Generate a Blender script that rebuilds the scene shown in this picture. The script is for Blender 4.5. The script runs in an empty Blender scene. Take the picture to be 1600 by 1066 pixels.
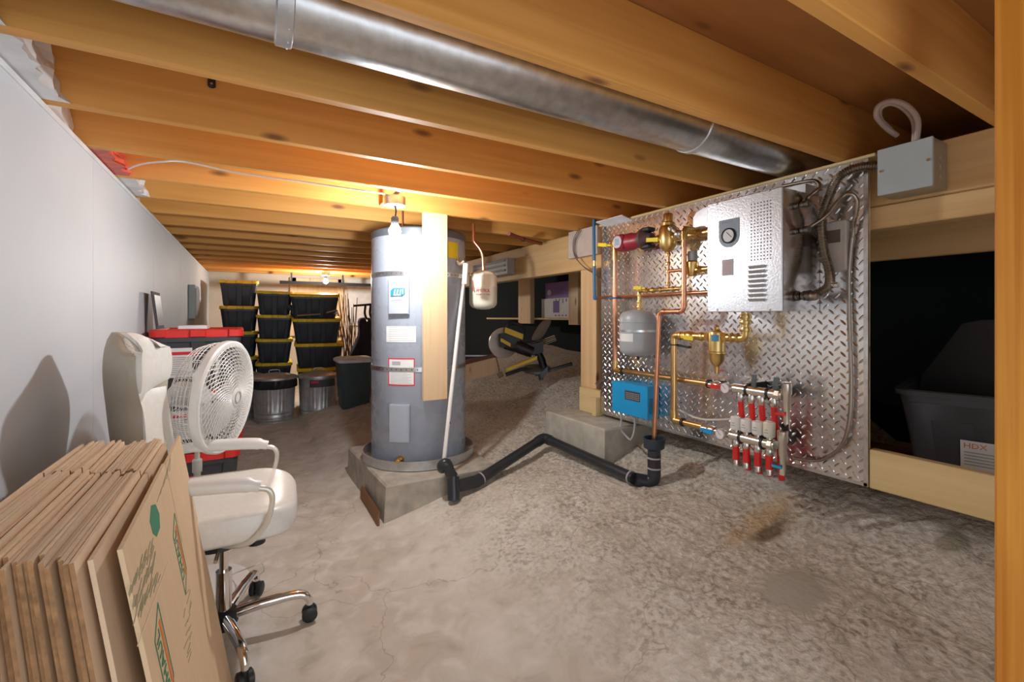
import bpy, math, random
from mathutils import Vector, Matrix, noise
import numpy as np
PI = math.pi
S = bpy.context.scene
COL = S.collection
R = random.Random(7)

# ------------------------------------------------------------------ camera
YAW = math.radians(29.85)      # camera looks this far to the right of +Y
F = 711.0                      # focal length in pixels of the 1600 px frame
HV = 495.0                     # horizon row
EYE = 1.15
cam = bpy.data.cameras.new('camera')
cam.sensor_width = 36.0
cam.lens = 36.0 * F / 1600.0
cam.shift_y = -(533.0 - HV) / 1600.0
cam.clip_start = 0.02
co = bpy.data.objects.new('camera', cam)
COL.objects.link(co)
co.location = (0, 0, EYE)
co.rotation_euler = (PI / 2, 0, -YAW)
S.camera = co

# ------------------------------------------------------------------ world, exposure
S.view_settings.view_transform = 'Standard'
S.view_settings.look = 'None'
S.view_settings.gamma = 1.0
S.view_settings.use_curve_mapping = False
S.view_settings.exposure = 0.18
W = bpy.data.worlds.new('world')
S.world = W
W.use_nodes = True
bgn = W.node_tree.nodes['Background']
bgn.inputs[0].default_value = (0.88, 0.95, 1.04, 1)
bgn.inputs[1].default_value = 2.05
BULB = 800.0                  # radiance of the naked bulb
BULB2 = 1300.0

# ------------------------------------------------------------------ placing helpers
dX, dY = math.sin(YAW), math.cos(YAW)
def P(u, v, X=None, Y=None, Z=None, D=None):
    """point of the room seen at (u,v), on the plane X, Y or Z = const or at view depth D"""
    a = (u - 800.0) / F
    b = (HV - v) / F
    rx, ry = dX + a * dY, dY - a * dX
    if X is not None: t = X / rx
    elif Y is not None: t = Y / ry
    elif Z is not None: t = (Z - EYE) / b
    else: t = D
    return Vector((rx * t, ry * t, EYE + b * t))

PROF = [(-9, 0), (.45, 0), (.66, .01), (1.0, .10), (1.28, .175), (1.75, .225), (1.9, .25), (2.07, .32), (2.4, .44), (2.8, .57), (3.3, .70), (4.2, .9)]
PX = np.array([p[0] for p in PROF]); PZ = np.array([p[1] for p in PROF])
def floor_z(x, y):
    sh = min(max((y - 2.7) / 2.4, 0), 1) * .38
    if y < 1.3: sh -= min((1.3 - y) / 1.5, 1) * .10
    s = 0
    for k in (-.1, -.05, 0, .05, .1):
        s += float(np.interp(x + sh + k, PX, PZ))
    s /= 5
    if x > 2.1 and y < 1.6: s = min(s, .43 + .3 * max(0, y - 1.2) / .4)
    if y > 5.3: s *= max(.45, 1 - (y - 5.3) * .6)
    return s
def on_floor(u, v):
    z = .2
    for i in range(40):
        p = P(u, v, Z=z)
        z = .6 * z + .4 * floor_z(p.x, p.y)
    return P(u, v, Z=z)

# ------------------------------------------------------------------ materials
MATS = {}
def newmat(name):
    m = bpy.data.materials.new(name)
    m.use_nodes = True
    nt = m.node_tree
    b = nt.nodes['Principled BSDF']
    return m, nt, b
def col4(c): return (c[0], c[1], c[2], 1)
def plain(name, c, rough=.5, metal=0, var=.08, bump=0, scale=12, coat=0, emis=None, trans=0):
    if name in MATS: return MATS[name]
    m, nt, b = newmat(name)
    N = nt.nodes.new; L = nt.links.new
    tc = N('ShaderNodeTexCoord')
    no = N('ShaderNodeTexNoise'); no.inputs['Scale'].default_value = scale; no.inputs['Detail'].default_value = 6
    L(tc.outputs['Object'], no.inputs['Vector'])
    mr = N('ShaderNodeMapRange')
    mr.inputs['From Min'].default_value = .3; mr.inputs['From Max'].default_value = .7
    mr.inputs['To Min'].default_value = 1 - var; mr.inputs['To Max'].default_value = 1 + var
    L(no.outputs['Fac'], mr.inputs['Value'])
    mx = N('ShaderNodeVectorMath'); mx.operation = 'SCALE'
    mx.inputs[0].default_value = c[:3]
    L(mr.outputs[0], mx.inputs['Scale'])
    L(mx.outputs[0], b.inputs['Base Color'])
    rr = N('ShaderNodeMapRange')
    rr.inputs['To Min'].default_value = max(0, rough - .06); rr.inputs['To Max'].default_value = min(1, rough + .06)
    L(no.outputs['Fac'], rr.inputs['Value']); L(rr.outputs[0], b.inputs['Roughness'])
    b.inputs['Metallic'].default_value = metal
    if coat: b.inputs['Coat Weight'].default_value = coat
    if trans: b.inputs['Transmission Weight'].default_value = trans
    if bump:
        bp = N('ShaderNodeBump'); bp.inputs['Strength'].default_value = bump; bp.inputs['Distance'].default_value = .004
        L(no.outputs['Fac'], bp.inputs['Height']); L(bp.outputs[0], b.inputs['Normal'])
    if emis:
        b.inputs['Emission Color'].default_value = col4(emis[0]); b.inputs['Emission Strength'].default_value = emis[1]
    MATS[name] = m
    return m

def wood(name, light, dark, axis=0, rough=.6, knots=True, fine=26.0, contrast=1.0, knotc=(.16, .06, .02)):
    if name in MATS: return MATS[name]
    m, nt, b = newmat(name)
    N = nt.nodes.new; L = nt.links.new
    tc = N('ShaderNodeTexCoord'); oi = N('ShaderNodeObjectInfo')
    off = N('ShaderNodeVectorMath'); off.operation = 'SCALE'; off.inputs[0].default_value = (37, 17, 29)
    L(oi.outputs['Random'], off.inputs['Scale'])
    ad = N('ShaderNodeVectorMath'); ad.operation = 'ADD'
    L(tc.outputs['Object'], ad.inputs[0]); L(off.outputs[0], ad.inputs[1])
    mp = N('ShaderNodeMapping'); sc = [fine] * 3; sc[axis] = .9
    mp.inputs['Scale'].default_value = sc
    L(ad.outputs[0], mp.inputs['Vector'])
    n1 = N('ShaderNodeTexNoise'); n1.inputs['Scale'].default_value = 1.0; n1.inputs['Detail'].default_value = 5; n1.inputs['Distortion'].default_value = .6
    L(mp.outputs[0], n1.inputs['Vector'])
    mp2 = N('ShaderNodeMapping'); s2 = [5.0] * 3; s2[axis] = 1.1
    mp2.inputs['Scale'].default_value = s2
    L(ad.outputs[0], mp2.inputs['Vector'])
    n2 = N('ShaderNodeTexNoise'); n2.inputs['Scale'].default_value = 1.0; n2.inputs['Detail'].default_value = 3
    L(mp2.outputs[0], n2.inputs['Vector'])
    ml = N('ShaderNodeMath'); ml.operation = 'MULTIPLY'; ml.inputs[1].default_value = .55
    L(n1.outputs['Fac'], ml.inputs[0])
    ml2 = N('ShaderNodeMath'); ml2.operation = 'MULTIPLY_ADD'; ml2.inputs[1].default_value = .45
    L(n2.outputs['Fac'], ml2.inputs[0]); L(ml.outputs[0], ml2.inputs[2])
    cr = N('ShaderNodeValToRGB')
    cr.color_ramp.elements[0].position = .5 - .16 / contrast; cr.color_ramp.elements[0].color = col4(dark)
    cr.color_ramp.elements[1].position = .5 + .12 / contrast; cr.color_ramp.elements[1].color = col4(light)
    L(ml2.outputs[0], cr.inputs['Fac'])
    last = cr.outputs['Color']
    if knots:
        mp3 = N('ShaderNodeMapping'); s3 = [7.5] * 3; s3[axis] = 2.6
        mp3.inputs['Scale'].default_value = s3
        L(ad.outputs[0], mp3.inputs['Vector'])
        vo = N('ShaderNodeTexVoronoi'); vo.inputs['Scale'].default_value = 1.0
        L(mp3.outputs[0], vo.inputs['Vector'])
        k = N('ShaderNodeMapRange'); k.inputs['From Min'].default_value = .05; k.inputs['From Max'].default_value = .14
        k.inputs['To Min'].default_value = .85; k.inputs['To Max'].default_value = 0
        L(vo.outputs['Distance'], k.inputs['Value'])
        mk = N('ShaderNodeMixRGB'); mk.inputs[2].default_value = col4(knotc)
        L(k.outputs[0], mk.inputs[0]); L(last, mk.inputs[1]); last = mk.outputs[0]
    L(last, b.inputs['Base Color'])
    b.inputs['Roughness'].default_value = rough
    bp = N('ShaderNodeBump'); bp.inputs['Strength'].default_value = .25; bp.inputs['Distance'].default_value = .002
    L(n1.outputs['Fac'], bp.inputs['Height']); L(bp.outputs[0], b.inputs['Normal'])
    MATS[name] = m
    return m

JL, JD = (.78, .39, .10), (.62, .27, .05)
wjoist = wood('joist wood', JL, JD, 0)
wbeam = wood('beam wood', (.78, .52, .24), (.66, .39, .15), 1)
wpost = wood('post wood', (.80, .57, .32), (.68, .43, .2), 2)
wpale = wood('pale wood', (.84, .62, .38), (.74, .5, .26), 2)
wpaley = wood('pale wood along y', (.80, .62, .33), (.66, .47, .2), 1)
wdoor = wood('fir wood', (.80, .36, .05), (.55, .19, .015), 2, knots=False, fine=60, contrast=1.2, rough=.45)
wply = wood('plywood', (.55, .26, .08), (.36, .14, .035), 0, fine=9)
wdark = wood('dark board', (.32, .15, .06), (.2, .09, .035), 1)
mcard = None
galv = plain('galvanised', (.62, .63, .64), .32, 1, .14, .1, 30)
galvdull = plain('galvanised dull', (.62, .64, .66), .42, .85, .14, .15, 18)
steel = plain('steel', (.7, .7, .7), .3, 1)
chrome = plain('chrome', (.82, .82, .83), .08, 1, .02)
alu = plain('aluminium plate', (.80, .80, .81), .24, 1, .05, 0, 20)
boilerface = plain('boiler sheet', (.66, .68, .71), .34, .8, .07, .15, 120)
boilerside = plain('boiler side', (.72, .70, .68), .16, 1, .03)
copper = plain('copper', (.78, .38, .22), .3, 1, .12, 0, 8)
brass = plain('brass', (.74, .52, .2), .3, 1, .12, 0, 10)
brassy = plain('brassy pipe', (.72, .46, .2), .3, 1, .1, 0, 10)
nickel = plain('nickel', (.75, .72, .66), .22, 1, .05)
black = plain('black plastic', (.018, .018, .02), .45)
blacksh = plain('black abs', (.028, .031, .036), .32, 0, .2)
dgrey = plain('dark grey plastic', (.055, .057, .066), .42, 0, .06)
slate = plain('slate plastic', (.028, .040, .055), .42, 0, .1)
tealp = plain('teal plastic', (.05, .09, .105), .5, 0, .1)
ltgrey = plain('light grey lid', (.78, .84, .9), .5, 0, .1)
yellow = plain('yellow plastic', (.85, .60, .01), .45)
redp = plain('red plastic', (.75, .035, .025), .4)
redpump = plain('red paint', (.33, .02, .035), .4)
pexred = plain('red pex', (.72, .025, .02), .35)
pexblue = plain('blue pex', (.03, .16, .33), .35)
blue = plain('blue paint', (.015, .36, .74), .4, 0, .03)
white = plain('white plastic', (.82, .80, .76), .35, 0, .03)
whitegl = plain('white leather', (.80, .78, .72), .33, 0, .04, .05, 60)
beige = plain('beige leather', (.46, .40, .31), .55, 0, .08)
greyleather = plain('grey leather', (.52, .51, .47), .4, 0, .06)
cream = plain('cream paint', (.80, .76, .62), .35, 0, .04)
hgrey = plain('heater grey', (.38, .42, .49), .28, 0, .03)
hgrey2 = plain('heater cover grey', (.42, .46, .52), .35, 0, .03)
tgrey = plain('tank grey', (.40, .43, .45), .35, 0, .05)
boxgrey = plain('junction grey', (.42, .47, .47), .4, 0, .03)
paper = plain('paper', (.80, .80, .78), .7, 0, .05)
ink = plain('ink', (.06, .06, .07), .7)
inkgrey = plain('grey ink', (.42, .42, .43), .7)
inkred = plain('red ink', (.7, .03, .05), .6)
inkgreen = plain('green ink', (.045, .24, .13), .75)
inkgreen2 = plain('faded green ink', (.40, .37, .22), .8)
inkorange = plain('orange ink', (.75, .22, .05), .75)
inkteal = plain('teal ink', (.02, .22, .33), .5)
inkpurple = plain('purple ink', (.16, .07, .36), .6)
purple = plain('purple card', (.33, .20, .52), .6)
ylabel = plain('yellow label', (.85, .68, .02), .5)
emblem = plain('emblem grey', (.20, .25, .30), .4)
drywall = plain('white panel', (.62, .66, .70), .55, 0, .03, .05, 3)
backw = plain('back wall paint', (.72, .62, .50), .8, 0, .08, 0, 2)
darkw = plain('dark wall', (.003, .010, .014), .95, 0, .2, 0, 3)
blockw = plain('front blocker', (.6, .55, .48), .8)
concrete = plain('concrete', (.46, .44, .37), .85, 0, .16, .5, 14)
concretetop = plain('pad concrete', (.44, .40, .33), .85, 0, .2, .5, 14)
plastic_sheet = plain('plastic sheet', (.72, .72, .72), .25, 0, .15, .8, 8)
redfoil = plain('red insulation', (.62, .09, .05), .45, 0, .35, .8, 22)
bulbglass = plain('bulb glow', (1, 1, 1), .4, 0, 0, emis=((.94, .97, 1.0), BULB))
bulbglass2 = plain('bulb glow far', (1, 1, 1), .4, 0, 0, emis=((1, .94, .86), BULB2))
flexm = plain('flex metal', (.40, .34, .28), .3, 1, .1)
cord = plain('white cord', (.75, .73, .7), .5)
sleeve = plain('brown sleeve', (.16, .1, .08), .6)
orange = plain('orange plastic', (.7, .1, .02), .5)
reed = plain('reed', (.22, .12, .06), .7, 0, .3)
darkcloth = plain('dark cloth', (.03, .03, .05), .9, 0, .3)
chipwood = plain('crate wood', (.62, .44, .27), .7, 0, .12)

def cardboard(name, c):
    m, nt, b = newmat(name)
    N = nt.nodes.new; L = nt.links.new
    tc = N('ShaderNodeTexCoord'); oi = N('ShaderNodeObjectInfo')
    mp = N('ShaderNodeMapping'); mp.inputs['Scale'].default_value = (6, 40, 6)
    L(tc.outputs['Object'], mp.inputs['Vector'])
    no = N('ShaderNodeTexNoise'); no.inputs['Scale'].default_value = 1.5; no.inputs['Detail'].default_value = 4
    L(mp.outputs[0], no.inputs['Vector'])
    a = N('ShaderNodeMath'); a.operation = 'MULTIPLY_ADD'; a.inputs[1].default_value = .22; a.inputs[2].default_value = .80
    L(oi.outputs['Random'], a.inputs[0])
    a2 = N('ShaderNodeMath'); a2.operation = 'MULTIPLY_ADD'; a2.inputs[1].default_value = .16
    L(no.outputs['Fac'], a2.inputs[0]); L(a.outputs[0], a2.inputs[2])
    vm = N('ShaderNodeVectorMath'); vm.operation = 'SCALE'; vm.inputs[0].default_value = c
    L(a2.outputs[0], vm.inputs['Scale']); L(vm.outputs[0], b.inputs['Base Color'])
    b.inputs['Roughness'].default_value = .8
    return m
mcard = cardboard('cardboard', (.76, .56, .37))
mcard2 = cardboard('printed cardboard', (.72, .52, .32))

# ------------------------------------------------------------------ mesh builder
ORG = {}
def V(*a): return Vector(a)
def frame(axis):
    z = Vector(axis).normalized()
    x = z.cross(Vector((0, 0, 1)))
    if x.length < 1e-4: x = Vector((1, 0, 0))
    x.normalize(); y = z.cross(x)
    return x, y, z
class MB:
    def __init__(s): s.v = []; s.f = []; s.M = None
    def add(s, vs, fs):
        k = len(s.v)
        s.v += [tuple(s.M @ Vector(q)) if s.M else tuple(q) for q in vs]
        s.f += [tuple(i + k for i in f) for f in fs]
        return s
    def box(s, a, b):
        x0, y0, z0 = a; x1, y1, z1 = b
        vs = [(x0, y0, z0), (x1, y0, z0), (x1, y1, z0), (x0, y1, z0), (x0, y0, z1), (x1, y0, z1), (x1, y1, z1), (x0, y1, z1)]
        return s.add(vs, [(0, 3, 2, 1), (4, 5, 6, 7), (0, 1, 5, 4), (1, 2, 6, 5), (2, 3, 7, 6), (3, 0, 4, 7)])
    def bbox(s, a, b, r=.004):
        """box with chamfered edges"""
        (x0, y0, z0), (x1, y1, z1) = a, b
        r = min(r, abs(x1 - x0) * .49, abs(y1 - y0) * .49, abs(z1 - z0) * .49)
        rings = []
        for z, i in ((z0, r), (z0 + r, 0), (z1 - r, 0), (z1, r)):
            rings.append([(x0 + i + r, y0 + i, z), (x1 - i - r, y0 + i, z), (x1 - i, y0 + i + r, z), (x1 - i, y1 - i - r, z),
                          (x1 - i - r, y1 - i, z), (x0 + i + r, y1 - i, z), (x0 + i, y1 - i - r, z), (x0 + i, y0 + i + r, z)])
        return s.loft(rings)
    def obox(s, c, ex, ey, ez):
        """box from centre and three half-edge vectors"""
        c = Vector(c); ex = Vector(ex); ey = Vector(ey); ez = Vector(ez)
        vs = [c + ex * i + ey * j + ez * k for k in (-1, 1) for j in (-1, 1) for i in (-1, 1)]
        return s.add(vs, [(0, 2, 3, 1), (4, 5, 7, 6), (0, 1, 5, 4), (1, 3, 7, 5), (3, 2, 6, 7), (2, 0, 4, 6)])
    def loft(s, rings, close=True, cap0=True, cap1=True):
        n = len(rings[0]); vs = [p for r in rings for p in r]; fs = []
        for i in range(len(rings) - 1):
            for j in range(n if close else n - 1):
                a = i * n + j; b2 = i * n + (j + 1) % n
                fs.append((a, b2, b2 + n, a + n))
        if cap0: fs.append(tuple(range(n - 1, -1, -1)))
        if cap1: fs.append(tuple((len(rings) - 1) * n + k for k in range(n)))
        return s.add(vs, fs)
    def cyl(s, p0, p1, r0, r1=None, n=20):
        if r1 is None: r1 = r0
        return s.lathe([(r0, 0), (r1, (Vector(p1) - Vector(p0)).length)], p0, Vector(p1) - Vector(p0), n)
    def lathe(s, prof, o=(0, 0, 0), axis=(0, 0, 1), n=24, a0=0, a1=2 * PI, fn=None, caps=True):
        x, y, z = frame(axis); o = Vector(o)
        full = abs(a1 - a0 - 2 * PI) < 1e-6
        m = n if full else n + 1
        rings = []
        for (r, h) in prof:
            ring = []
            for j in range(m):
                t = a0 + (a1 - a0) * j / n
                rr = fn(r, h, t) if fn else r
                rr = max(rr, 1e-5)
                ring.append(o + x * (rr * math.cos(t)) - y * (rr * math.sin(t)) + z * h)
            rings.append(ring[::-1])
        return s.loft(rings, full, caps and full, caps and full)
    def tube(s, pts, r, n=10, smooth=0, caps=True):
        pts = [Vector(p) for p in pts]
        if smooth: pts = catmull(pts, smooth)
        rs = r if isinstance(r, (list, tuple)) else [r] * len(pts)
        if len(rs) != len(pts): rs = [rs[min(int(i * len(rs) / len(pts)), len(rs) - 1)] for i in range(len(pts))]
        rings = []; px = None
        for i, p in enumerate(pts):
            t = (pts[min(i + 1, len(pts) - 1)] - pts[max(i - 1, 0)])
            if t.length < 1e-9: t = Vector((0, 0, 1))
            t.normalize()
            if px is None: px, _, _ = frame(t)
            px = (px - t * px.dot(t))
            if px.length < 1e-6: px, _, _ = frame(t)
            px.normalize(); py = t.cross(px)
            rings.append([p + (px * math.cos(2 * PI * j / n) + py * math.sin(2 * PI * j / n)) * rs[i] for j in range(n)])
        return s.loft(rings, True, caps, caps)
    def sphere(s, c, r, n=16, m=10, sc=(1, 1, 1)):
        c = Vector(c); rings = []
        for i in range(m + 1):
            ph = -PI / 2 + PI * i / m; rr = max(r * math.cos(ph), 1e-5)
            rings.append([c + Vector((rr * math.cos(2 * PI * j / n) * sc[0], rr * math.sin(2 * PI * j / n) * sc[1], r * math.sin(ph) * sc[2])) for j in range(n)])
        return s.loft(rings)
    def prism(s, poly, o, ex, ey, th):
        """outline poly (2-D) in the plane (ex,ey) at o, pushed th along the normal"""
        ex = Vector(ex).normalized(); ey = Vector(ey).normalized(); nn = ex.cross(ey); o = Vector(o)
        a = [o + ex * p[0] + ey * p[1] for p in poly]
        b2 = [q + nn * th for q in a]
        return s.loft([a, b2])
    def build(s, name, mat, parent=None, at=None, smooth=True, angle=35):
        if parent is not None: o0 = ORG.get(parent.name, Vector((0, 0, 0)))
        elif at is not None: o0 = Vector(at)
        else:
            xs = [p[0] for p in s.v]; ys = [p[1] for p in s.v]; zs = [p[2] for p in s.v]
            o0 = Vector(((min(xs) + max(xs)) / 2, (min(ys) + max(ys)) / 2, min(zs)))
        me = bpy.data.meshes.new(name)
        me.from_pydata([(p[0] - o0.x, p[1] - o0.y, p[2] - o0.z) for p in s.v], [], s.f)
        me.materials.append(mat)
        if smooth:
            me.shade_smooth()
            try: me.set_sharp_from_angle(angle=math.radians(angle))
            except Exception: pass
        me.update()
        ob = bpy.data.objects.new(name, me)
        COL.objects.link(ob)
        if parent is not None: ob.parent = parent; ORG[ob.name] = o0
        else: ob.location = o0; ORG[ob.name] = o0
        return ob
def catmull(pts, k):
    out = []
    for i in range(len(pts) - 1):
        p0 = pts[max(i - 1, 0)]; p1 = pts[i]; p2 = pts[i + 1]; p3 = pts[min(i + 2, len(pts) - 1)]
        for j in range(k):
            t = j / k
            out.append(.5 * ((2 * p1) + (p2 - p0) * t + (2 * p0 - 5 * p1 + 4 * p2 - p3) * t * t + (3 * p1 - p0 - 3 * p2 + p3) * t ** 3))
    out.append(pts[-1])
    return out
def rrect(w, d, r, z=0, cx=0, cy=0, n=4):
    out = []
    for sx, sy, a in ((1, 1, 0), (-1, 1, PI / 2), (-1, -1, PI), (1, -1, 3 * PI / 2)):
        for k in range(n + 1):
            t = a + PI / 2 * k / n
            out.append((cx + sx * (w / 2 - r) + r * math.cos(t), cy + sy * (d / 2 - r) + r * math.sin(t), z))
    return out
def tag(o, label, cat, group=None, kind=None):
    o['label'] = label; o['category'] = cat
    if group: o['group'] = group
    if kind: o['kind'] = kind
    return o
def struct(o): o['kind'] = 'structure'; return o
def thing(name, at, label, cat, group=None):
    o = bpy.data.objects.new(name, None); COL.objects.link(o)
    o.empty_display_size = .05
    o.location = at; ORG[o.name] = Vector(at)
    return tag(o, label, cat, group)
def copy_tree(o, parent=None):
    c = o.copy(); COL.objects.link(c)
    if parent: c.parent = parent
    for ch in list(o.children): copy_tree(ch, c)
    return c
def text(s, o, ex, ey, size, mat, parent, name='lettering', depth=.0006, align='CENTER', maxw=None):
    cu = bpy.data.curves.new('t', 'FONT'); cu.body = s; cu.size = 1; cu.align_x = align; cu.align_y = 'CENTER'
    cu.resolution_u = 2; cu.extrude = .001
    ob = bpy.data.objects.new('t', cu); COL.objects.link(ob)
    bpy.context.view_layer.update()
    me = bpy.data.meshes.new_from_object(ob.evaluated_get(bpy.context.evaluated_depsgraph_get()))
    bpy.data.objects.remove(ob)
    ex = Vector(ex).normalized(); ey = Vector(ey).normalized(); n = ex.cross(ey); o = Vector(o)
    xs = [v.co.x for v in me.vertices]; w = max(xs) - min(xs)
    kx = size if not maxw else maxw / w
    m = MB()
    m.add([o + ex * v.co.x * kx + ey * v.co.y * size + n * (depth * (1 if v.co.z > 0 else 0)) for v in me.vertices], [tuple(p.vertices) for p in me.polygons])
    bpy.data.meshes.remove(me)
    return m.build(name, mat, parent, smooth=False)

# ================================================================== SETTING
# floor: trowelled concrete on the left rising to a rough lumpy bank on the right
def axis_pts(segs):
    out = []
    for a, b, st in segs:
        n = max(1, int(round((b - a) / st))); out += [a + (b - a) * i / n for i in range(n)]
    out.append(segs[-1][1]); return out
xs = axis_pts([(-.62, .5, .035), (.5, 2.3, .0125), (2.3, 3.35, .03)])
ys = axis_pts([(-1.2, .2, .06), (.2, 2.5, .0125), (2.5, 3.6, .03), (3.6, 8.0, .06)])
c_patch = on_floor(1243, 925); c_patch2 = on_floor(1490, 857); c_rust = on_floor(1195, 812); c_burn = on_floor(1205, 825)
def rough_mask(x, y):
    e = .95 + .25 * noise.noise(Vector((x * 1.3, y * 1.3, 3))) - .12 * (y - 1.2)
    m = (x - e) / .45
    return min(max(m, 0), 1)
fv = []
for y in ys:
    for x in xs:
        z = floor_z(x, y)
        rm = rough_mask(x, y)
        dp = math.hypot((x - c_patch.x) / .15, (y - c_patch.y) / .11)
        dp2 = math.hypot((x - c_patch2.x) / .07, (y - c_patch2.y) / .05)
        far = 1 if y < 3.4 else .5
        n1 = noise.noise(Vector((x * 2.2, y * 2.2, 1)))
        lump = noise.noise(Vector((x * 24, y * 24, 5)))
        lump2 = noise.noise(Vector((x * 55, y * 55, 9)))
        sm = min(max(dp - .8, 0) * 2.5, 1) * min(max(dp2 - .8, 0) * 2.5, 1)
        z += n1 * (.012 + .02 * rm)
        z += rm * sm * far * (.009 * lump + .006 * lump2)
        if x < 1.2: z += (1 - rm) * .006 * noise.noise(Vector((x * 5, y * 5, 2)))
        if dp < 1: z += .012 * (1 - dp * dp)
        if dp2 < 1: z += .02 * (1 - dp2 * dp2)
        if x < .5: z = min(z, .004) * .5
        fv.append((x, y, z))
nx = len(xs)
ff = [(j * nx + i, j * nx + i + 1, (j + 1) * nx + i + 1, (j + 1) * nx + i) for j in range(len(ys) - 1) for i in range(nx - 1)]
def floor_mat():
    m, nt, b = newmat('cast concrete ground')
    N = nt.nodes.new; L = nt.links.new
    tc = N('ShaderNodeTexCoord')
    def nz(sc, det=6, dist=0):
        n = N('ShaderNodeTexNoise'); n.inputs['Scale'].default_value = sc; n.inputs['Detail'].default_value = det; n.inputs['Distortion'].default_value = dist
        L(tc.outputs['Object'], n.inputs['Vector']); return n
    def mix(fac, a, c2):
        x = N('ShaderNodeMixRGB'); 
        if hasattr(fac, 'is_linked') or not isinstance(fac, float): L(fac, x.inputs[0])
        else: x.inputs[0].default_value = fac
        if isinstance(a, tuple): x.inputs[1].default_value = col4(a)
        else: L(a, x.inputs[1])
        if isinstance(c2, tuple): x.inputs[2].default_value = col4(c2)
        else: L(c2, x.inputs[2])
        return x.outputs[0]
    def rng(s, a, c2, lo=0, hi=1):
        q = N('ShaderNodeMapRange'); L(s, q.inputs['Value'])
        q.inputs['From Min'].default_value = a; q.inputs['From Max'].default_value = c2
        q.inputs['To Min'].default_value = lo; q.inputs['To Max'].default_value = hi
        return q.outputs[0]
    def blob(c, rx, ry, soft=.35):
        s1 = N('ShaderNodeVectorMath'); s1.operation = 'SUBTRACT'; L(tc.outputs['Object'], s1.inputs[0]); s1.inputs[1].default_value = (c.x, c.y, 0)
        s2 = N('ShaderNodeVectorMath'); s2.operation = 'MULTIPLY'; L(s1.outputs[0], s2.inputs[0]); s2.inputs[1].default_value = (1 / rx, 1 / ry, 0)
        s3 = N('ShaderNodeVectorMath'); s3.operation = 'LENGTH'; L(s2.outputs[0], s3.inputs[0])
        w = nz(14, 4)
        s4 = N('ShaderNodeMath'); s4.operation = 'MULTIPLY_ADD'; s4.inputs[1].default_value = 1.2; L(w.outputs['Fac'], s4.inputs[0]); L(s3.outputs['Value'], s4.inputs[2])
        return rng(s4.outputs[0], 1.6 - soft, 1.6, 1, 0)
    big = nz(1.7, 5, .4); mid = nz(9, 8, .5); fine = nz(46, 8); grit = nz(6, 4)
    pm = blob(c_patch, .16, .12)
    c = mix(rng(big.outputs['Fac'], .35, .65), (.58, .51, .42), (.70, .65, .57))
    c = mix(rng(mid.outputs['Fac'], .5, .75), c, (.78, .73, .66))
    c = mix(rng(mid.outputs['Fac'], .45, .22), c, (.47, .41, .33))
    # grit on the rough right part
    sp = N('ShaderNodeSeparateXYZ'); L(tc.outputs['Object'], sp.inputs[0])
    ed = N('ShaderNodeMath'); ed.operation = 'MULTIPLY_ADD'; ed.inputs[1].default_value = .9; L(big.outputs['Fac'], ed.inputs[0]); L(sp.outputs['X'], ed.inputs[2])
    rm0 = N('ShaderNodeMath'); rm0.operation = 'MULTIPLY'; L(rng(ed.outputs[0], 1.3, 1.75), rm0.inputs[0]); L(rng(pm, 0, 1, 1, .12), rm0.inputs[1]); rmask = rm0.outputs[0]
    speck = N('ShaderNodeMath'); speck.operation = 'MULTIPLY'; L(rmask, speck.inputs[0]); L(rng(fine.outputs['Fac'], .50, .38, 0, .8), speck.inputs[1])
    gm = N('ShaderNodeMath'); gm.operation = 'MULTIPLY'; L(speck.outputs[0], gm.inputs[0]); L(rng(grit.outputs['Fac'], .38, .6, .15, 1.1), gm.inputs[1]); speck = gm
    pale = N('ShaderNodeMath'); pale.operation = 'MULTIPLY'; L(rmask, pale.inputs[0]); L(rng(fine.outputs['Fac'], .55, .68, 0, .6), pale.inputs[1])
    c = mix(speck.outputs[0], c, (.25, .21, .155))
    tint = N('ShaderNodeMath'); tint.operation = 'MULTIPLY'; tint.inputs[1].default_value = .3; L(rmask, tint.inputs[0])
    c = mix(tint.outputs[0], c, (.62, .58, .49)); c = mix(pale.outputs[0], c, (.86, .82, .73))
    cr = N('ShaderNodeTexVoronoi'); cr.feature = 'DISTANCE_TO_EDGE'; cr.inputs['Scale'].default_value = 1.3
    wv = nz(4, 4)
    av = N('ShaderNodeVectorMath'); av.operation = 'ADD'; L(tc.outputs['Object'], av.inputs[0])
    sv = N('ShaderNodeVectorMath'); sv.operation = 'SCALE'; sv.inputs['Scale'].default_value = .5; L(wv.outputs['Color'], sv.inputs[0]); L(sv.outputs[0], av.inputs[1]); L(av.outputs[0], cr.inputs['Vector'])
    c = mix(rng(cr.outputs['Distance'], .0, .006, .5, 0), c, (.24, .19, .14))
    c = mix(pm, c, (.44, .41, .34))
    c = mix(blob(c_patch2, .07, .05), c, (.34, .31, .23))
    ru = N('ShaderNodeMath'); ru.operation = 'MULTIPLY'; ru.inputs[1].default_value = .6; L(blob(c_rust, .30, .11, .8), ru.inputs[0])
    c = mix(ru.outputs[0], c, (.56, .33, .10))
    bu = N('ShaderNodeMath'); bu.operation = 'MULTIPLY'; bu.inputs[1].default_value = .8; L(blob(c_burn, .17, .055, .6), bu.inputs[0])
    c = mix(bu.outputs[0], c, (.13, .09, .06))
    L(c, b.inputs['Base Color']); b.inputs['Roughness'].default_value = .9; b.inputs['Specular IOR Level'].default_value = .2
    h = N('ShaderNodeMath'); h.operation = 'MULTIPLY_ADD'; L(fine.outputs['Fac'], h.inputs[0]); L(rng(rmask, 0, 1, .12, 1.4), h.inputs[1]); 
    h2 = N('ShaderNodeMath'); h2.operation = 'MULTIPLY'; h2.inputs[1].default_value = .5; L(mid.outputs['Fac'], h2.inputs[0]); L(h2.outputs[0], h.inputs[2])
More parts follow.
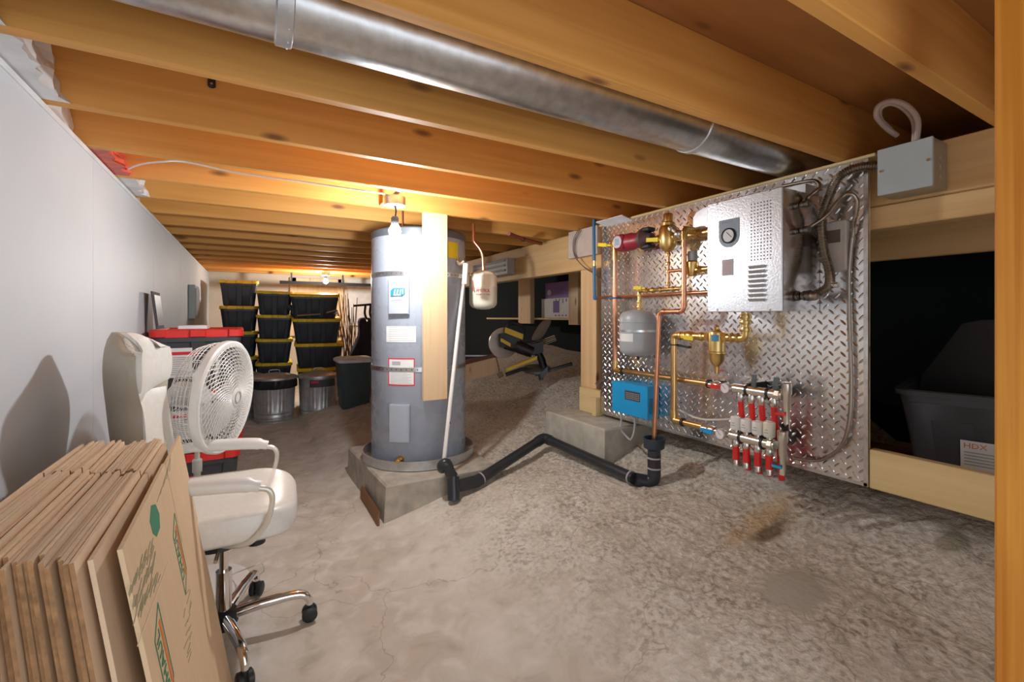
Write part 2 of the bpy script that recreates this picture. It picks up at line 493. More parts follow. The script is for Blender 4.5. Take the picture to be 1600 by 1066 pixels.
    bp = N('ShaderNodeBump'); bp.inputs['Strength'].default_value = .8; bp.inputs['Distance'].default_value = .012
    L(h.outputs[0], bp.inputs['Height']); L(bp.outputs[0], b.inputs['Normal'])
    return m
mb = MB(); mb.v = fv; mb.f = ff
fl = struct(mb.build('floor', floor_mat(), at=(0, 0, 0), angle=180))

JB = 1.777; JT = 2.012
# left wall of white panels with a seam, standing on the floor
mb = MB()
edges = [-1.2, .95, 2.31, 3.55, 4.8, 6.05, 7.9]
for a, b2 in zip(edges, edges[1:]): mb.bbox((-.60, a + .0015, 0), (-.524, b2 - .0015, JB - .001), .002)
mb.box((-.62, -1.2, 0), (-.53, 7.9, JB - .002))
struct(mb.build('wall_left', drywall))
struct(MB().box((-.62, -1.2, JB), (-.66, 7.9, 2.05)).build('wall_left_top', plastic_sheet))
struct(MB().box((-.66, 7.9, -.1), (3.8, 8.0, 2.05)).build('wall_back', backw))
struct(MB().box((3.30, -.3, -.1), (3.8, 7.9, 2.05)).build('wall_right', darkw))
struct(MB().box((1.35, -.38, -.1), (3.8, -.3, 2.05)).build('wall_front_blocker', blockw))  # unseen near wall, added to keep world light out of the right void
struct(MB().box((-.70, -1.2, JT), (3.8, 8.0, JT + .03)).build('ceiling', wply))
# wood strip on the ledge of the left wall
struct(MB().box((-.56, -1.2, JB - .022), (-.5205, 7.85, JB - .004)).build('trim_1', plain('trim white', (.72, .72, .72), .5)))

# ceiling joists
jy = [-.32, .07, .475, .915, 1.40, 1.815, 2.215, 2.62]
while jy[-1] < 7.4: jy.append(jy[-1] + .406)
ORD = ['first', 'second', 'third', 'fourth', 'fifth', 'sixth', 'seventh', 'eighth', 'ninth', 'tenth', 'eleventh', 'twelfth', 'thirteenth', 'fourteenth', 'fifteenth', 'sixteenth', 'seventeenth', 'eighteenth', 'nineteenth', 'twentieth', 'twenty-first']
extra = {2: 'above the grey junction box', 3: 'just in front of the round metal duct', 4: 'just behind the round metal duct', 5: 'with a small black clip', 7: 'carrying the bulb', 8: 'above the water heater'}
k = 0
for i, y in enumerate(jy):
    m = MB().bbox((-.60, y, JB), (3.70, y + .038, JT), .003)
    o = m.build('ceiling_joist', wjoist)
    if i >= 2:
        lab = 'orange pine ceiling joist, %s in view counted from the camera' % ORD[i - 2]
        if i in extra: lab = 'orange pine ceiling joist %s' % extra[i]
    else: lab = 'pine ceiling joist over the photographer\'s head' if i else 'pine ceiling joist behind the photographer'
    tag(o, lab, 'joist', 'ceiling joists')

# plastic and insulation filling between the joists over the left wall
for i in range(1, len(jy) - 1):
    if i > 11: break
    y0, y1 = jy[i] + .04, jy[i + 1] - .002
    n = 14; m = MB(); rings = []
    for a in range(n + 1):
        y = y0 + (y1 - y0) * a / n; r = []
        for c in range(9):
            z = JB + .002 + (JT - JB - .006) * c / 8
            x = -.545 - .03 * math.sin(c / 8 * PI) + .03 * noise.noise(Vector((y * 14, z * 14, i * 3.3)))
            lim = -.528
            if i in (3, 4, 6, 7):
                x += .075 + .03 * noise.noise(Vector((y * 22, z * 22, 4))); lim = -.43
            r.append((min(x, lim), y, z))
        for c in range(8, -1, -1): r.append((-.618, y, JB + .002 + (JT - JB - .006) * c / 8))
        rings.append(r)
    m.loft(rings)
    isred = i in (6,)
    o = m.build('insulation_batt', redfoil if isred else plastic_sheet, angle=20)
    if isred: tag(o, 'crumpled red insulation wrap in the joist bay above the white wall', 'insulation')
    else: tag(o, 'crinkled clear plastic over insulation in the %s joist bay above the white wall' % ORD[i - 1], 'insulation', 'insulation along the wall top')

# beam carrying the joists
bm_ = thing('support_beam', (2.2, 2.5, JB - .29), 'built-up wooden support beam running front to back above the metal panel', 'beam')
MB().bbox((2.125, -.25, 1.582), (2.205, 1.60, JB - .001), .004).build('upper_timber', wbeam, bm_)
MB().bbox((2.118, -.25, 1.492), (2.212, 1.60, 1.580), .004).build('lower_timber', wbeam, bm_)
MB().bbox((2.12, 1.602, 1.492), (2.21, 5.6, JB - .001), .004).build('long_timber', wbeam, bm_)

# ================================================================== METAL PANEL
PXX = 2.07
pA = P(939.5, 400, X=PXX).y; pB = P(1355.5, 400, X=PXX).y      # left and right ends
zb0, zb1 = .492, 1.762
panel = thing('tread_plate_panel', (PXX, (pA + pB) / 2, zb0), 'aluminium diamond tread plate panel carrying the heating pipework', 'panel')
mb = MB(); mb.box((PXX, pB, zb0), (PXX + .004, pA, zb1))
pit = .0215; nyp = int((pA - pB) / pit) - 1; nzp = int((zb1 - zb0) / pit) - 1
oy = (pA - pB - nyp * pit) / 2; oz = (zb1 - zb0 - nzp * pit) / 2
for i in range(nyp + 1):
    for j in range(nzp + 1):
        if (i + j) % 2: continue
        cy = pB + oy + i * pit; cz = zb0 + oz + j * pit
        s = 1 if i % 2 else -1
        a = V(0, math.cos(PI / 4), s * math.sin(PI / 4)); b2 = V(0, -a.z, a.y)
        c = V(PXX - .00005, cy, cz); L_, W_ = .0165, .0046
        base = [c - a * L_, c - a * L_ * .45 + b2 * W_, c + a * L_ * .45 + b2 * W_, c + a * L_, c + a * L_ * .45 - b2 * W_, c - a * L_ * .45 - b2 * W_]
        up = V(-.0028, 0, 0)
        top = [c - a * L_ * .6 + up, c + a * L_ * .6 + up]
        mb.add(base + top, [(0, 1, 6), (1, 2, 7, 6), (2, 3, 7), (3, 4, 7), (4, 5, 6, 7), (5, 0, 6)])
mb.build('tread_plate', alu, panel, smooth=False)
MB().box((PXX + .0045, pB, zb0), (PXX + .022, pA, zb1)).build('backing_board', wpaley, panel)
m = MB(); m.bbox((PXX - .012, pB - .03, zb1), (PXX + .04, pA + .02, zb1 + .013), .002); m.build('top_strip', wpaley, panel)
m = MB(); m.box((PXX - .003, pB - .003, zb0), (PXX + .005, pB + .012, zb1)); m.box((PXX - .003, pB, zb0 - .001), (PXX + .005, pA, zb0 + .012)); m.build('edge_angle', galv, panel)

# post, base blocks and footing at the panel's left end
yb = P(932, 500, X=2.11).y; ya = P(908, 500, X=2.11).y
footz = .47
m = MB().bbox((2.105, yb - .0, footz), (2.195, ya, 1.491), .004); tag(m.build('timber_post', wpost), 'upright timber post at the left end of the metal panel', 'post')
sb = thing('splice_block', (2.1, ya, footz), 'short pale timber blocks nailed at the foot of the post', 'timber block')
m = MB(); m.bbox((2.068, P(938, 600, X=2.068).y + .004, footz), (2.104, P(905, 600, X=2.068).y, P(905, 604, X=2.068).z), .003); m.build('block', wpaley, sb)
MB().bbox((2.03, P(938, 600, X=2.068).y + .004, footz), (2.067, P(928, 600, X=2.05).y, footz + .13), .003).build('toe_block', wpaley, sb)
fo = MB()
fz = footz - .001
fo.loft([[(1.84, 2.09, .2), (2.26, 2.09, .2), (2.26, 2.74, .2), (1.84, 2.74, .2)],
         [(1.85, 2.10, fz - .01), (2.25, 2.10, fz - .01), (2.25, 2.73, fz - .01), (1.85, 2.73, fz - .01)],
         [(1.86, 2.11, fz), (2.24, 2.11, fz), (2.24, 2.72, fz), (1.86, 2.72, fz)]])
tag(fo.build('concrete_footing', concrete), 'low square-edged concrete footing block under the timber post', 'footing')

# bottom rail right of the panel
m = MB().bbox((2.072, -.2, .488), (2.112, pB - .004, .638), .003); tag(m.build('bottom_rail', wpaley), 'pale timber board on edge running from the panel past the black tote', 'board')
# big upright in the foreground
pl = P(1553, 500, Y=.30)
m = MB().bbox((pl.x, .215, .2), (pl.x + .14, .30, JB - .001), .004)
m.box((pl.x + .01, .22, -.02), (pl.x + .13, .295, .201))
tag(m.build('door_post', wdoor), 'orange fir upright post close at the right edge of the view', 'post')

# ================================================================== HEATING EQUIPMENT
def K(u, v, X=2.0): return P(u, v, X=X)
def fitting(mb, p, q, r, n=16):
    mb.cyl(p, q, r, None, n)
# electric boiler
yR = K(1222, 390, 1.79).y; yL = K(1105, 390, 1.79).y; zt = K(1222, 291, 1.79).z; zb = K(1165, 487.5, 1.79).z
bo = thing('electric_boiler', (1.93, (yR + yL) / 2, zb), 'tall silver electric boiler cabinet with perforated front on the metal panel', 'boiler')
m = MB(); m.box((1.802, yR + .002, zb + .002), (PXX - .003, yL - .002, zt - .002)); m.build('cabinet', boilerside, bo, smooth=False)
m = MB().bbox((1.79, yR, zb), (1.801, yL, zt), .003); m.build('front_panel', boilerface, bo)
fx = 1.7895
m = MB()
for i in range(7):
    for j in range(18):
        c = K(1174 + i * 5, 0, fx).y; z = zt - .045 - j * .0135 - i * .0
        m.cyl((fx, c, z), (fx - .0006, c, z), .0026, None, 8)
m.build('perforation', ink, bo)['kind'] = 'stuff'
yv0 = K(1171, 0, fx).y; yv1 = K(1195, 0, fx).y
m = MB()
for j in range(8):
    z = K(1183, 417 + j * 7.4, fx).z
    m.obox(((fx - .003), (yv0 + yv1) / 2, z), (.005, 0, .0), (0, abs(yv0 - yv1) / 2, 0), (-.004, 0, .0055))
m.build('louvre', galvdull, bo, smooth=False)
m = MB()
for (u, v) in ((1120, 319), (1202, 298), (1120, 484), (1202, 484)):
    p = K(u, v, fx); m.cyl(p, p - V(.004, 0, 0), .004, None, 8)
m.build('screw', steel, bo)
# badge
c = K(1139, 365, fx); hw = .048
poly = [(-hw, .062), (hw, .062)] + [(hw * math.cos(t), -.012 + hw * math.sin(t)) for t in [-PI * k / 14 for k in range(0, 15)]]
bd = MB().prism([(-a, b2) for a, b2 in poly][::-1], c, (0, -1, 0), (0, 0, 1), .0012)
bd = bd.build('badge', emblem, bo)
ctr = c + V(-.0012, 0, -.010)
m = MB().lathe([(.033, -.001), (.033, .006), (.028, .008), (.028, .004), (.0, .004)], ctr, (-1, 0, 0), 28); m.build('gauge_ring', black, bd)
m = MB().cyl(ctr, ctr - V(.0042, 0, 0), .0275, None, 28); m.build('gauge_face', paper, bd)
m = MB(); m.obox(ctr - V(.0046, .004, -.004), (.0003, 0, 0), (0, .012, .012), (0, .001, -.001)); m.build('needle', ink, bd)
text('THERMOLEC', c + V(-.0013, 0, .05), (0, -1, 0), (0, 0, 1), .013, inkgrey, bd, maxw=.07)
c = K(1137, 418, fx)
m = MB().box((fx - .0008, c.y - .027, c.z - .035), (fx, c.y + .027, c.z + .035)); lb = m.build('rating_label', plain('pinkish label', (.45, .40, .41), .5), bo, smooth=False)
m = MB()
for j in range(8): m.box((fx - .0012, c.y - .022 + .004 * (j % 3), c.z - .028 + j * .007), (fx - .0008, c.y + .022 - .003 * (j % 2), c.z - .0265 + j * .007))
m.build('label_print', plain('pink ink', (.5, .22, .24), .6), lb, smooth=False)
# sheet metal bracket behind the boiler
m = MB(); p0 = K(1084, 345, 1.99)
poly = [(0, 0), (0, .06), (-.02, .085), (-.06, .10), (-.55, .10), (-.55, 0)]
m.prism([(a, b2) for a, b2 in poly], V(1.985, p0.y, 1.60), (0, 1, 0), (0, 0, 1), .07)
tag(m.build('sheet_metal_bracket', galvdull, smooth=False), 'folded sheet metal bracket behind the top of the boiler cabinet', 'bracket')
# flat white sheet left of it
m = MB(); p0 = K(941, 358, 2.04); p1 = K(982, 347, 2.04)
m.obox(((2.035), (p0.y + p1.y) / 2, 1.765), (.05, 0, -.012), (0, abs(p0.y - p1.y) / 2, 0), (0, 0, .002))
tag(m.build('tin_flashing', plain('white sheet', (.78, .78, .8), .3), smooth=False), 'bent white tin flashing at the top left corner of the metal panel', 'flashing')
# grey timber pad fixed on the beam
a = P(893, 385, X=2.11); b2 = P(938, 385, X=2.11)
m = MB().bbox((2.08, b2.y, P(938, 396, X=2.08).z), (2.117, a.y, P(893, 362, X=2.08).z), .003)
tag(m.build('nailing_board', plain('grey weathered wood', (.60, .52, .45), .7, 0, .1, .2, 10)), 'greyish board nailed on the beam behind the blue pipe', 'board')

# red circulator pump
pc = K(975, 380, 1.95); pe = K(1012, 379, 1.95)
pu = thing('circulator_pump', tuple(pc), 'dark red circulator pump at the top left of the metal panel', 'pump')
dy = V(0, -1, 0); Lp = abs(pe.y - pc.y)
m = MB().lathe([(.0, 0), (.05, .0), (.052, .012), (.052, Lp * .55), (.046, Lp * .6), (.044, Lp), (.0, Lp)], (pc.x, pc.y + .03, pc.z), dy, 24); m.build('motor', redpump, pu)
m = MB(); m.bbox((pc.x - .062, pc.y - .045, pc.z - .045), (pc.x - .01, pc.y + .03, pc.z + .045), .01); m.build('terminal_box', redpump, pu)
m = MB().cyl((pc.x - .062, pc.y - .008, pc.z), (pc.x - .064, pc.y - .008, pc.z), .036, None, 24); bdg = m.build('rating_badge', plain('badge silver', (.6, .64, .7), .35, .3), pu)
m = MB()
for j in range(5): m.box((pc.x - .0646, pc.y - .03 + .002 * j, pc.z - .018 + j * .008), (pc.x - .064, pc.y + .012, pc.z - .015 + j * .008))
m.build('badge_print', plain('blue ink', (.1, .2, .45), .6), bdg, smooth=False)
m = MB().lathe([(.035, 0), (.06, .01), (.06, .03), (.035, .05), (.026, .08)], (pc.x, pe.y + .045, pc.z), dy, 20); m.build('volute', plain('volute iron', (.10, .05, .05), .5), pu)
m = MB()
for s in (-1, 1): MB().bbox((pc.x - .03, pe.y - .035, pc.z + s * .048 - .012), (pc.x + .03, pe.y + .035, pc.z + s * .048 + .012), .006).build('flange', black, pu)

# brass air separator with top vent
ac = K(1044, 372, 1.95)
asep = thing('air_separator', tuple(ac), 'brass air separator with bottle top beside the red pump', 'air separator')
s_ = ac
m = MB().lathe([(.012, -.075), (.03, -.065), (.044, -.045), (.047, -.005), (.047, .05), (.040, .062), (.036, .066), (.036, .08), (.024, .088), (.024, .125), (.02, .132), (.0, .132)], (s_.x, s_.y, s_.z - .0), (0, 0, 1), 24)
m.cyl((s_.x, s_.y, s_.z + .13), (s_.x, s_.y, s_.z + .145), .006, None, 10); m.build('body', brass, asep)
m = MB(); m.cyl((s_.x, s_.y + .09, s_.z), (s_.x, s_.y - .09, s_.z), .021, None, 16); m.lathe([(.026, 0), (.026, .022)], (s_.x, s_.y - .05, s_.z), (0, -1, 0), 6); m.lathe([(.026, 0), (.026, .022)], (s_.x, s_.y + .072, s_.z), (0, -1, 0), 6); m.build('union', brass, asep)
def handle(p, q, mat, parent, w=.011, name='lever', off=.03):
    p = Vector(p); q = Vector(q); d = (q - p); L_ = d.length; d.normalize()
    n = V(-1, 0, 0); sd = d.cross(n).normalized()
    m = MB(); o = p + n * off
    m.obox(o + d * L_ * .15, d * L_ * .15, sd * w * .5, n * .002)
    m.obox(o + d * L_ * .65 + n * .004, d * L_ * .35, sd * w, n * .003)
    return m.build(name, mat, parent, smooth=False)
hv = K(1043, 375, 1.95)
handle(hv, K(1017, 376, 1.95), ylabel, asep)
# brass pipe to the boiler
m = MB(); a = K(1056, 370, 1.98)
m.tube([V(1.98, s_.y - .05, s_.z), V(1.98, yL - .004, s_.z)], .018, 16)
for k in (.35, .6, .8):
    y = (s_.y - .05) * (1 - k) + yL * k
    m.lathe([(.024, -.012), (.026, 0), (.024, .012)], (1.98, y, s_.z), (0, 1, 0), 12)
tag(m.build('brass_nipple', brass), 'brass threaded pipe between the air separator and the boiler cabinet', 'pipe')

# valve with yellow handle at the pump inlet + left vertical copper
c0 = K(961, 392, 1.98); c1 = K(962, 577, 1.98)
cp = thing('copper_riser', tuple(c1), 'long copper riser left of the grey expansion tank, turning right at its foot', 'pipe')
rz = K(1040, 590, 1.98).z
e2 = K(1108, 600, 1.98)
m = MB().tube([V(1.98, c0.y, c0.z), V(1.98, c0.y, rz + .03)], .0145, 14); m.build('pipe', copper, cp)
m = MB().lathe([(.019, 0), (.019, .07), (.022, .072), (.022, .09)], (1.98, c0.y, c0.z - .06), (0, 0, 1), 14); m.build('coupling', brass, cp)
m = MB(); m.lathe([(.02, 0), (.02, .05)], (1.98, c0.y, rz + .01), (0, 0, 1), 14)
m.tube([V(1.98, c0.y, rz + .02), V(1.98, c0.y, rz + .004), V(1.98, c0.y - .006, rz), V(1.98, c0.y - .05, rz)], .02, 12); m.build('elbow', brass, cp)
m = MB().tube([V(1.98, c0.y - .04, rz), V(1.98, e2.y, rz)], .0155, 14); m.build('bottom_pipe', brassy, cp)
m = MB()
for uu in (973, 1108): 
    q = K(uu, 590, 1.98); m.lathe([(.022, -.006), (.022, .006)], (1.98, q.y, rz), (0, 1, 0), 14); m.box((1.98, q.y - .006, rz - .01), (PXX, q.y + .006, rz + .01))
m.build('clamp', black, cp)
pv = K(953, 383, 1.98)
iv = thing('isolation_valve', tuple(pv), 'brass isolation valve with yellow lever left of the red pump', 'valve')
m = MB().lathe([(.018, -.03), (.024, -.02), (.027, 0), (.024, .02), (.018, .03)], (1.98, c0.y, pv.z), (0, 0, 1), 14); m.build('body', brass, iv)
handle(K(960, 384, 1.97), K(941, 383, 1.97), ylabel, iv)

# discharge copper pipe with two bends ending over the drain hub
HUBX = 1.88
hub = P(1022, 686, X=HUBX)
q0 = P(1069, 372, X=1.90); q1 = P(1068, 484, X=1.90); q2 = P(1030, 490, X=1.90); q3 = V(HUBX, hub.y, hub.z - .01)
dp_ = thing('relief_discharge_pipe', tuple(q3), 'copper relief pipe jogging left and dropping into the black drain cup', 'pipe')
zj = (q1.z + q2.z) / 2
def bend(a, c, b2, r=.02, n=5):
    a = Vector(a); c = Vector(c); b2 = Vector(b2); u_ = (a - c).normalized(); w_ = (b2 - c).normalized()
    p, q = c + u_ * r, c + w_ * r; return [p * (1 - t) ** 2 + c * 2 * t * (1 - t) + q * t * t for t in [k / n for k in range(n + 1)]]
A = V(1.90, q0.y, q0.z); B = V(1.90, q0.y, zj); C_ = V(1.90, q2.y, zj); E = q3
m = MB().tube([A] + bend(A, B, C_, .03) + bend(B, C_, E, .03) + [E], .0125, 14); m.build('pipe', copper, dp_)
m = MB()
for (p, d) in ((A, V(0, 0, -1)), (B, V(0, 0, 1)), (B, V(0, 1, 0)), (C_, V(0, -1, 0)), (C_, (E - C_).normalized())):
    m.lathe([(.0155, .022), (.0155, .045)], p, d, 14)
m.build('solder_joint', plain('solder joint', (.72, .33, .2), .35, 1), dp_)
m = MB(); m.tube([V(1.90, A.y, A.z - .01), V(1.90, A.y, A.z + .03), V(1.91, A.y, A.z + .045), V(1.97, A.y, A.z + .045)], .017, 12); m.build('elbow', brass, dp_)
rv = P(1062, 366, X=1.90)
m = MB(); m.sphere(rv + V(-.01, 0, 0), .022, 14, 8); m.lathe([(.012, 0), (.012, .06), (.018, .062), (.018, .08)], rv, (.1, .7, .5), 10); m.build('relief_valve', steel, dp_)

# small brass/copper feed under the separator
f0 = K(1044, 385, 1.96); f1 = K(1045, 450, 1.96)
fd = thing('feed_line', tuple(f1), 'thin copper and brass feed line under the air separator', 'pipe')
m = MB().tube([V(1.96, f0.y, f0.z), V(1.96, f0.y, f1.z)], .009, 12)
m.tube([V(1.96, f0.y, K(1045, 424, 1.96).z), V(1.96, K(1076, 424, 1.96).y, K(1045, 424, 1.96).z)], .009, 12); m.build('pipe', copper, fd)
m = MB()
for v in (398, 412, 424, 444): m.lathe([(.012, -.01), (.015, 0), (.012, .01)], (1.96, f0.y, K(1045, v, 1.96).z), (0, 0, 1), 10).build('brass_fitting', brass, fd); m = MB()
g0 = K(1062, 455, 1.96); g1 = K(999, 455, 1.96); g2 = K(998, 484, 1.96); gz = K(1045, 452, 1.96).z
m.tube([V(1.96, g0.y, gz), V(1.96, f0.y, gz), V(1.96, g1.y + .0, gz), V(1.96, g1.y, gz - .012), V(1.96, g1.y, g2.z)], .0105, 12)
for u in (1010, 1020, 1032, 1052): m.lathe([(.013, -.012), (.017, 0), (.013, .012)], (1.96, K(u, 455, 1.96).y, gz), (0, 1, 0), 10)
for v in (461, 472, 480): m.lathe([(.014, -.008), (.016, 0), (.014, .008)], (1.96, g1.y, K(998, v, 1.96).z), (0, 0, 1), 10)
m.build('brass_fitting', brass, fd)
handle(K(1014, 451, 1.95), K(997, 450, 1.95), ylabel, fd, .009)
# pressure reducing valve with grey cap
rc = K(1082, 410, 1.94)
prv = thing('pressure_reducing_valve', tuple(rc), 'brass pressure reducing valve with grey cap left of the boiler cabinet', 'valve')
m = MB().lathe([(.02, -.07), (.026, -.06), (.03, -.02), (.03, .0), (.024, .008)], rc, (0, 0, 1), 20); m.cyl(rc + V(0, .06, -.04), rc + V(0, -.10, -.04), .014); m.lathe([(.02, 0), (.02, .02)], rc + V(0, -.04, -.04), (0, -1, 0), 6); m.lathe([(.02, 0), (.02, .02)], rc + V(0, .035, -.04), (0, 1, 0), 6); m.build('body', brass, prv)
m = MB().lathe([(.024, .008), (.024, .05), (.02, .056), (0, .056)], rc, (0, 0, 1), 18); m.build('cap', tgrey, prv)

# make-up water line: blue pex then copper across
b0 = P(928, 352, X=2.02); b1 = P(929, 466, X=2.02)
bp_ = thing('blue_water_pipe', tuple(b1), 'blue plastic water pipe hanging at the left edge of the metal panel', 'pipe')
m = MB().tube([V(2.03, b0.y, b0.z + .02), V(2.02, b0.y, b0.z), V(2.02, b1.y, b1.z + .03), V(2.02, b1.y - .005, b1.z + .005), V(2.02, b1.y - .03, b1.z)], .0115, 12, 4); m.build('pipe', pexblue, bp_)
m = MB().lathe([(.014, -.018), (.014, .018)], (2.02, b1.y, P(928, 412, X=2.02).z), (0, 0, 1), 12); m.build('coupling', brass, bp_)
ml = thing('makeup_copper_line', (2.02, b1.y, b1.z), 'thin horizontal copper line from the blue pipe to the boiler cabinet', 'pipe')
m = MB().tube([V(2.02, b1.y - .025, b1.z), V(2.02, yL - .004, b1.z)], .0095, 12); m.build('pipe', copper, ml)
m = MB(); q = K(962, 466, 2.0); m.box((1.962, q.y - .035, b1.z - .014), (2.03, q.y + .03, b1.z - .004)); m.build('pipe_clip', pexblue, ml)

# grey expansion tank
tc_ = K(997, 520, 1.945); tr = .106
et = thing('expansion_tank', (tc_.x, tc_.y, K(997, 557, 1.945).z), 'grey steel expansion tank hung on the left half of the metal panel', 'tank')
zt0, zt1 = K(997, 557, 1.945).z, K(997, 484, 1.945).z; h = zt1 - zt0
m = MB().lathe([(.0, 0), (.05, .004), (.085, .014), (.1, .03), (tr, .05), (tr, h * .5), (tr + .002, h * .505), (tr + .002, h * .53), (tr, h * .535), (tr, h * .70), (tr - .002, h * .705), (tr - .002, h * .72), (tr, h * .73), (tr, h - .05), (.1, h - .03), (.085, h - .014), (.05, h - .004), (0, h)], (tc_.x, tc_.y, zt0), (0, 0, 1), 40); m.build('shell', tgrey, et)
m = MB().lathe([(tr + .0025, 0), (tr + .0025, .012)], (tc_.x, tc_.y, zt0 + h * .53), (0, 0, 1), 40); m.build('strap', steel, et)
m = MB().cyl((tc_.x, tc_.y, zt0), (tc_.x, tc_.y, zt0 - .02), .006); m.build('valve_stem', black, et)
m = MB().lathe([(tr + .001, 0), (tr + .001, .045)], (tc_.x, tc_.y, zt0 + h * .33), (0, 0, 1), 10, math.radians(150), math.radians(205)); m.build('label', paper, et)
m = MB().box((tc_.x + .02, tc_.y - .02, zt0 + h * .5), (PXX, tc_.y + .02, zt0 + h * .56)); m.build('bracket', steel, et)

# dirt separator, valves, brass riser
dc = K(1120, 540, 1.93); DXX = 1.93
ds = thing('dirt_separator', tuple(dc), 'brass bottle-shaped dirt separator under the boiler cabinet', 'dirt separator')
zz = lambda v: P(1120, v, X=DXX).z
m = MB().lathe([(.0, zz(508)), (.007, zz(508)), (.012, zz(511)), (.01, zz(515)), (.022, zz(517)), (.036, zz(519)), (.038, zz(522)), (.038, zz(549)), (.041, zz(550)), (.041, zz(552)), (.036, zz(554)), (.034, zz(562)), (.026, zz(568)), (.012, zz(573)), (.010, zz(584)), (0, zz(585))][::-1], (DXX, dc.y, 0), (0, 0, 1), 28); m.build('body', brass, ds)
zc = zz(527)
m = MB()
for s in (-1, 1): m.lathe([(.024, 0), (.024, .02)], (DXX, dc.y + s * .036, zc), (0, s, 0), 6); m.cyl((DXX, dc.y + s * .03, zc), (DXX, dc.y + s * .07, zc), .018)
m.build('union', brass, ds)
m = MB().lathe([(.0386, zz(533)), (.0386, zz(523))], (DXX, dc.y, 0), (0, 0, 1), 8, math.radians(130), math.radians(185)); m.build('label', plain('blue label', (.1, .3, .5), .5), ds)
q = P(1127, 579, X=DXX); m = MB().obox(q, (.003, 0, 0), (0, .012, 0), (0, .002, .003)); m.build('drain_tap', inkred, ds)
# right arm up to the boiler
ra = K(1165, 500, DXX)
rp = thing('boiler_drop', (DXX, ra.y, zc), 'brass elbow joining the dirt separator to the boiler bottom', 'pipe')
m = MB(); m.tube([V(DXX, dc.y - .06, zc)] + bend(V(DXX, dc.y, zc), V(DXX, ra.y, zc), V(DXX, ra.y, zb), .02) + [V(DXX, ra.y, zb - .001)], .0185, 16); m.build('pipe', brass, rp)
m = MB()
for z in (zb - .02, zb - .045, zc + .04): m.lathe([(.023, -.01), (.026, 0), (.023, .01)], (DXX, ra.y, z), (0, 0, 1), 12)
for y in (dc.y - .08, dc.y - .11): m.lathe([(.022, -.008), (.025, 0), (.022, .008)], (DXX, y, zc), (0, 1, 0), 12)
m.build('coupling', brass, rp)
m = MB().lathe([(.0205, -.003), (.0205, .003)], (DXX, ra.y + .035, zc), (0, 1, 0), 14); m.build('seal_ring', black, rp)
# left arm and riser
la = K(1053, 560, 1.93)
br = thing('brass_return_riser', (1.93, la.y, K(1055, 658, 1.93).z), 'upright brass return pipe right of the copper relief pipe', 'pipe')
zlo = K(1055, 657, 1.93).z; er = K(1098, 668, 1.93)
m = MB(); m.tube([V(1.93, la.y, zc - .03), V(1.93, la.y, zlo + .02)], .0165, 16)
m.build('pipe', brassy, br)
m = MB(); m.tube([V(1.93, dc.y + .06, zc)] + bend(V(1.93, dc.y, zc), V(1.93, la.y, zc), V(1.93, la.y, zlo), .02) + [V(1.93, la.y, zc - .04)], .019, 16)
for y in (la.y - .045, la.y - .075, dc.y + .08): m.lathe([(.023, -.008), (.025, 0), (.023, .008)], (1.93, y, zc), (0, 1, 0), 12)
m.build('elbow', brass, br); m = MB()
m.tube([V(1.93, la.y, zlo + .05)] + bend(V(1.93, la.y, zc), V(1.93, la.y, zlo), V(1.93, er.y, zlo), .02) + [V(1.93, la.y - .05, zlo)], .021, 16)
m.build('elbow', brass, br)
m = MB().tube([V(1.93, la.y - .045, zlo), V(1.93, er.y, zlo)], .0165, 16); m.build('bottom_pipe', brassy, br)
m = MB(); q = P(1090, 527, X=1.93)
m.lathe([(.022, -.006), (.022, .006)], (1.93, la.y - .06, zlo), (0, 1, 0), 14)
m.lathe([(.019, -.003), (.019, .003)], (1.93, la.y, zc - .05), (0, 0, 1), 14)
m.obox((1.95, la.y - .05, zc - .055), (.012, 0, 0), (0, .035, .004), (0, 0, .006))
m.build('clamp', black, br)
m = MB().lathe([(.018, -.03), (.025, -.018), (.027, 0), (.025, .018), (.018, .03)], (1.93, K(1078, 527, 1.93).y, zc), (0, 1, 0), 14)
bv = thing('ball_valve', (1.93, K(1078, 527, 1.93).y, zc), 'brass ball valve with yellow lever left of the dirt separator', 'valve'); m.build('body', brass, bv)
handle(K(1070, 526, 1.93), K(1090, 529, 1.93), ylabel, bv)

# manifolds
def manifold(nm, lab, p, q, X, hcol, hl, gx, n, first):
    zm = P(p[0], p[1], X=X).z; y0 = P(p[0], p[1], X=X).y; y1 = P(q[0], q[1], X=X).y; z1 = zm
    t = thing(nm, (X, (y0 + y1) / 2, zm), lab, 'manifold')
    m = MB().tube([V(X, y0, zm), V(X, y1, z1)], .0215, 18); m.lathe([(.026, 0), (.026, .018)], (X, y1 + .009, z1), (0, 1, 0), 8); m.lathe([(.017, 0), (.0215, .02)], (X, y0 + .02, zm), (0, -1, 0), 12); m.build('barrel', nickel, t)
    return t, y0, y1, zm
MX = 1.93
t1, a0, a1, zm1 = manifold('supply_manifold', 'upper nickel heating manifold with four red pipes and red lever', (1148, 607), (1224, 621), MX, redp, 0, 0, 4, 0)
t2, c0_, c1_, zm2 = manifold('return_manifold', 'lower nickel heating manifold carrying white actuator caps and blue lever', (1143, 680), (1212, 695), MX - .02, blue, 0, 0, 4, 0)
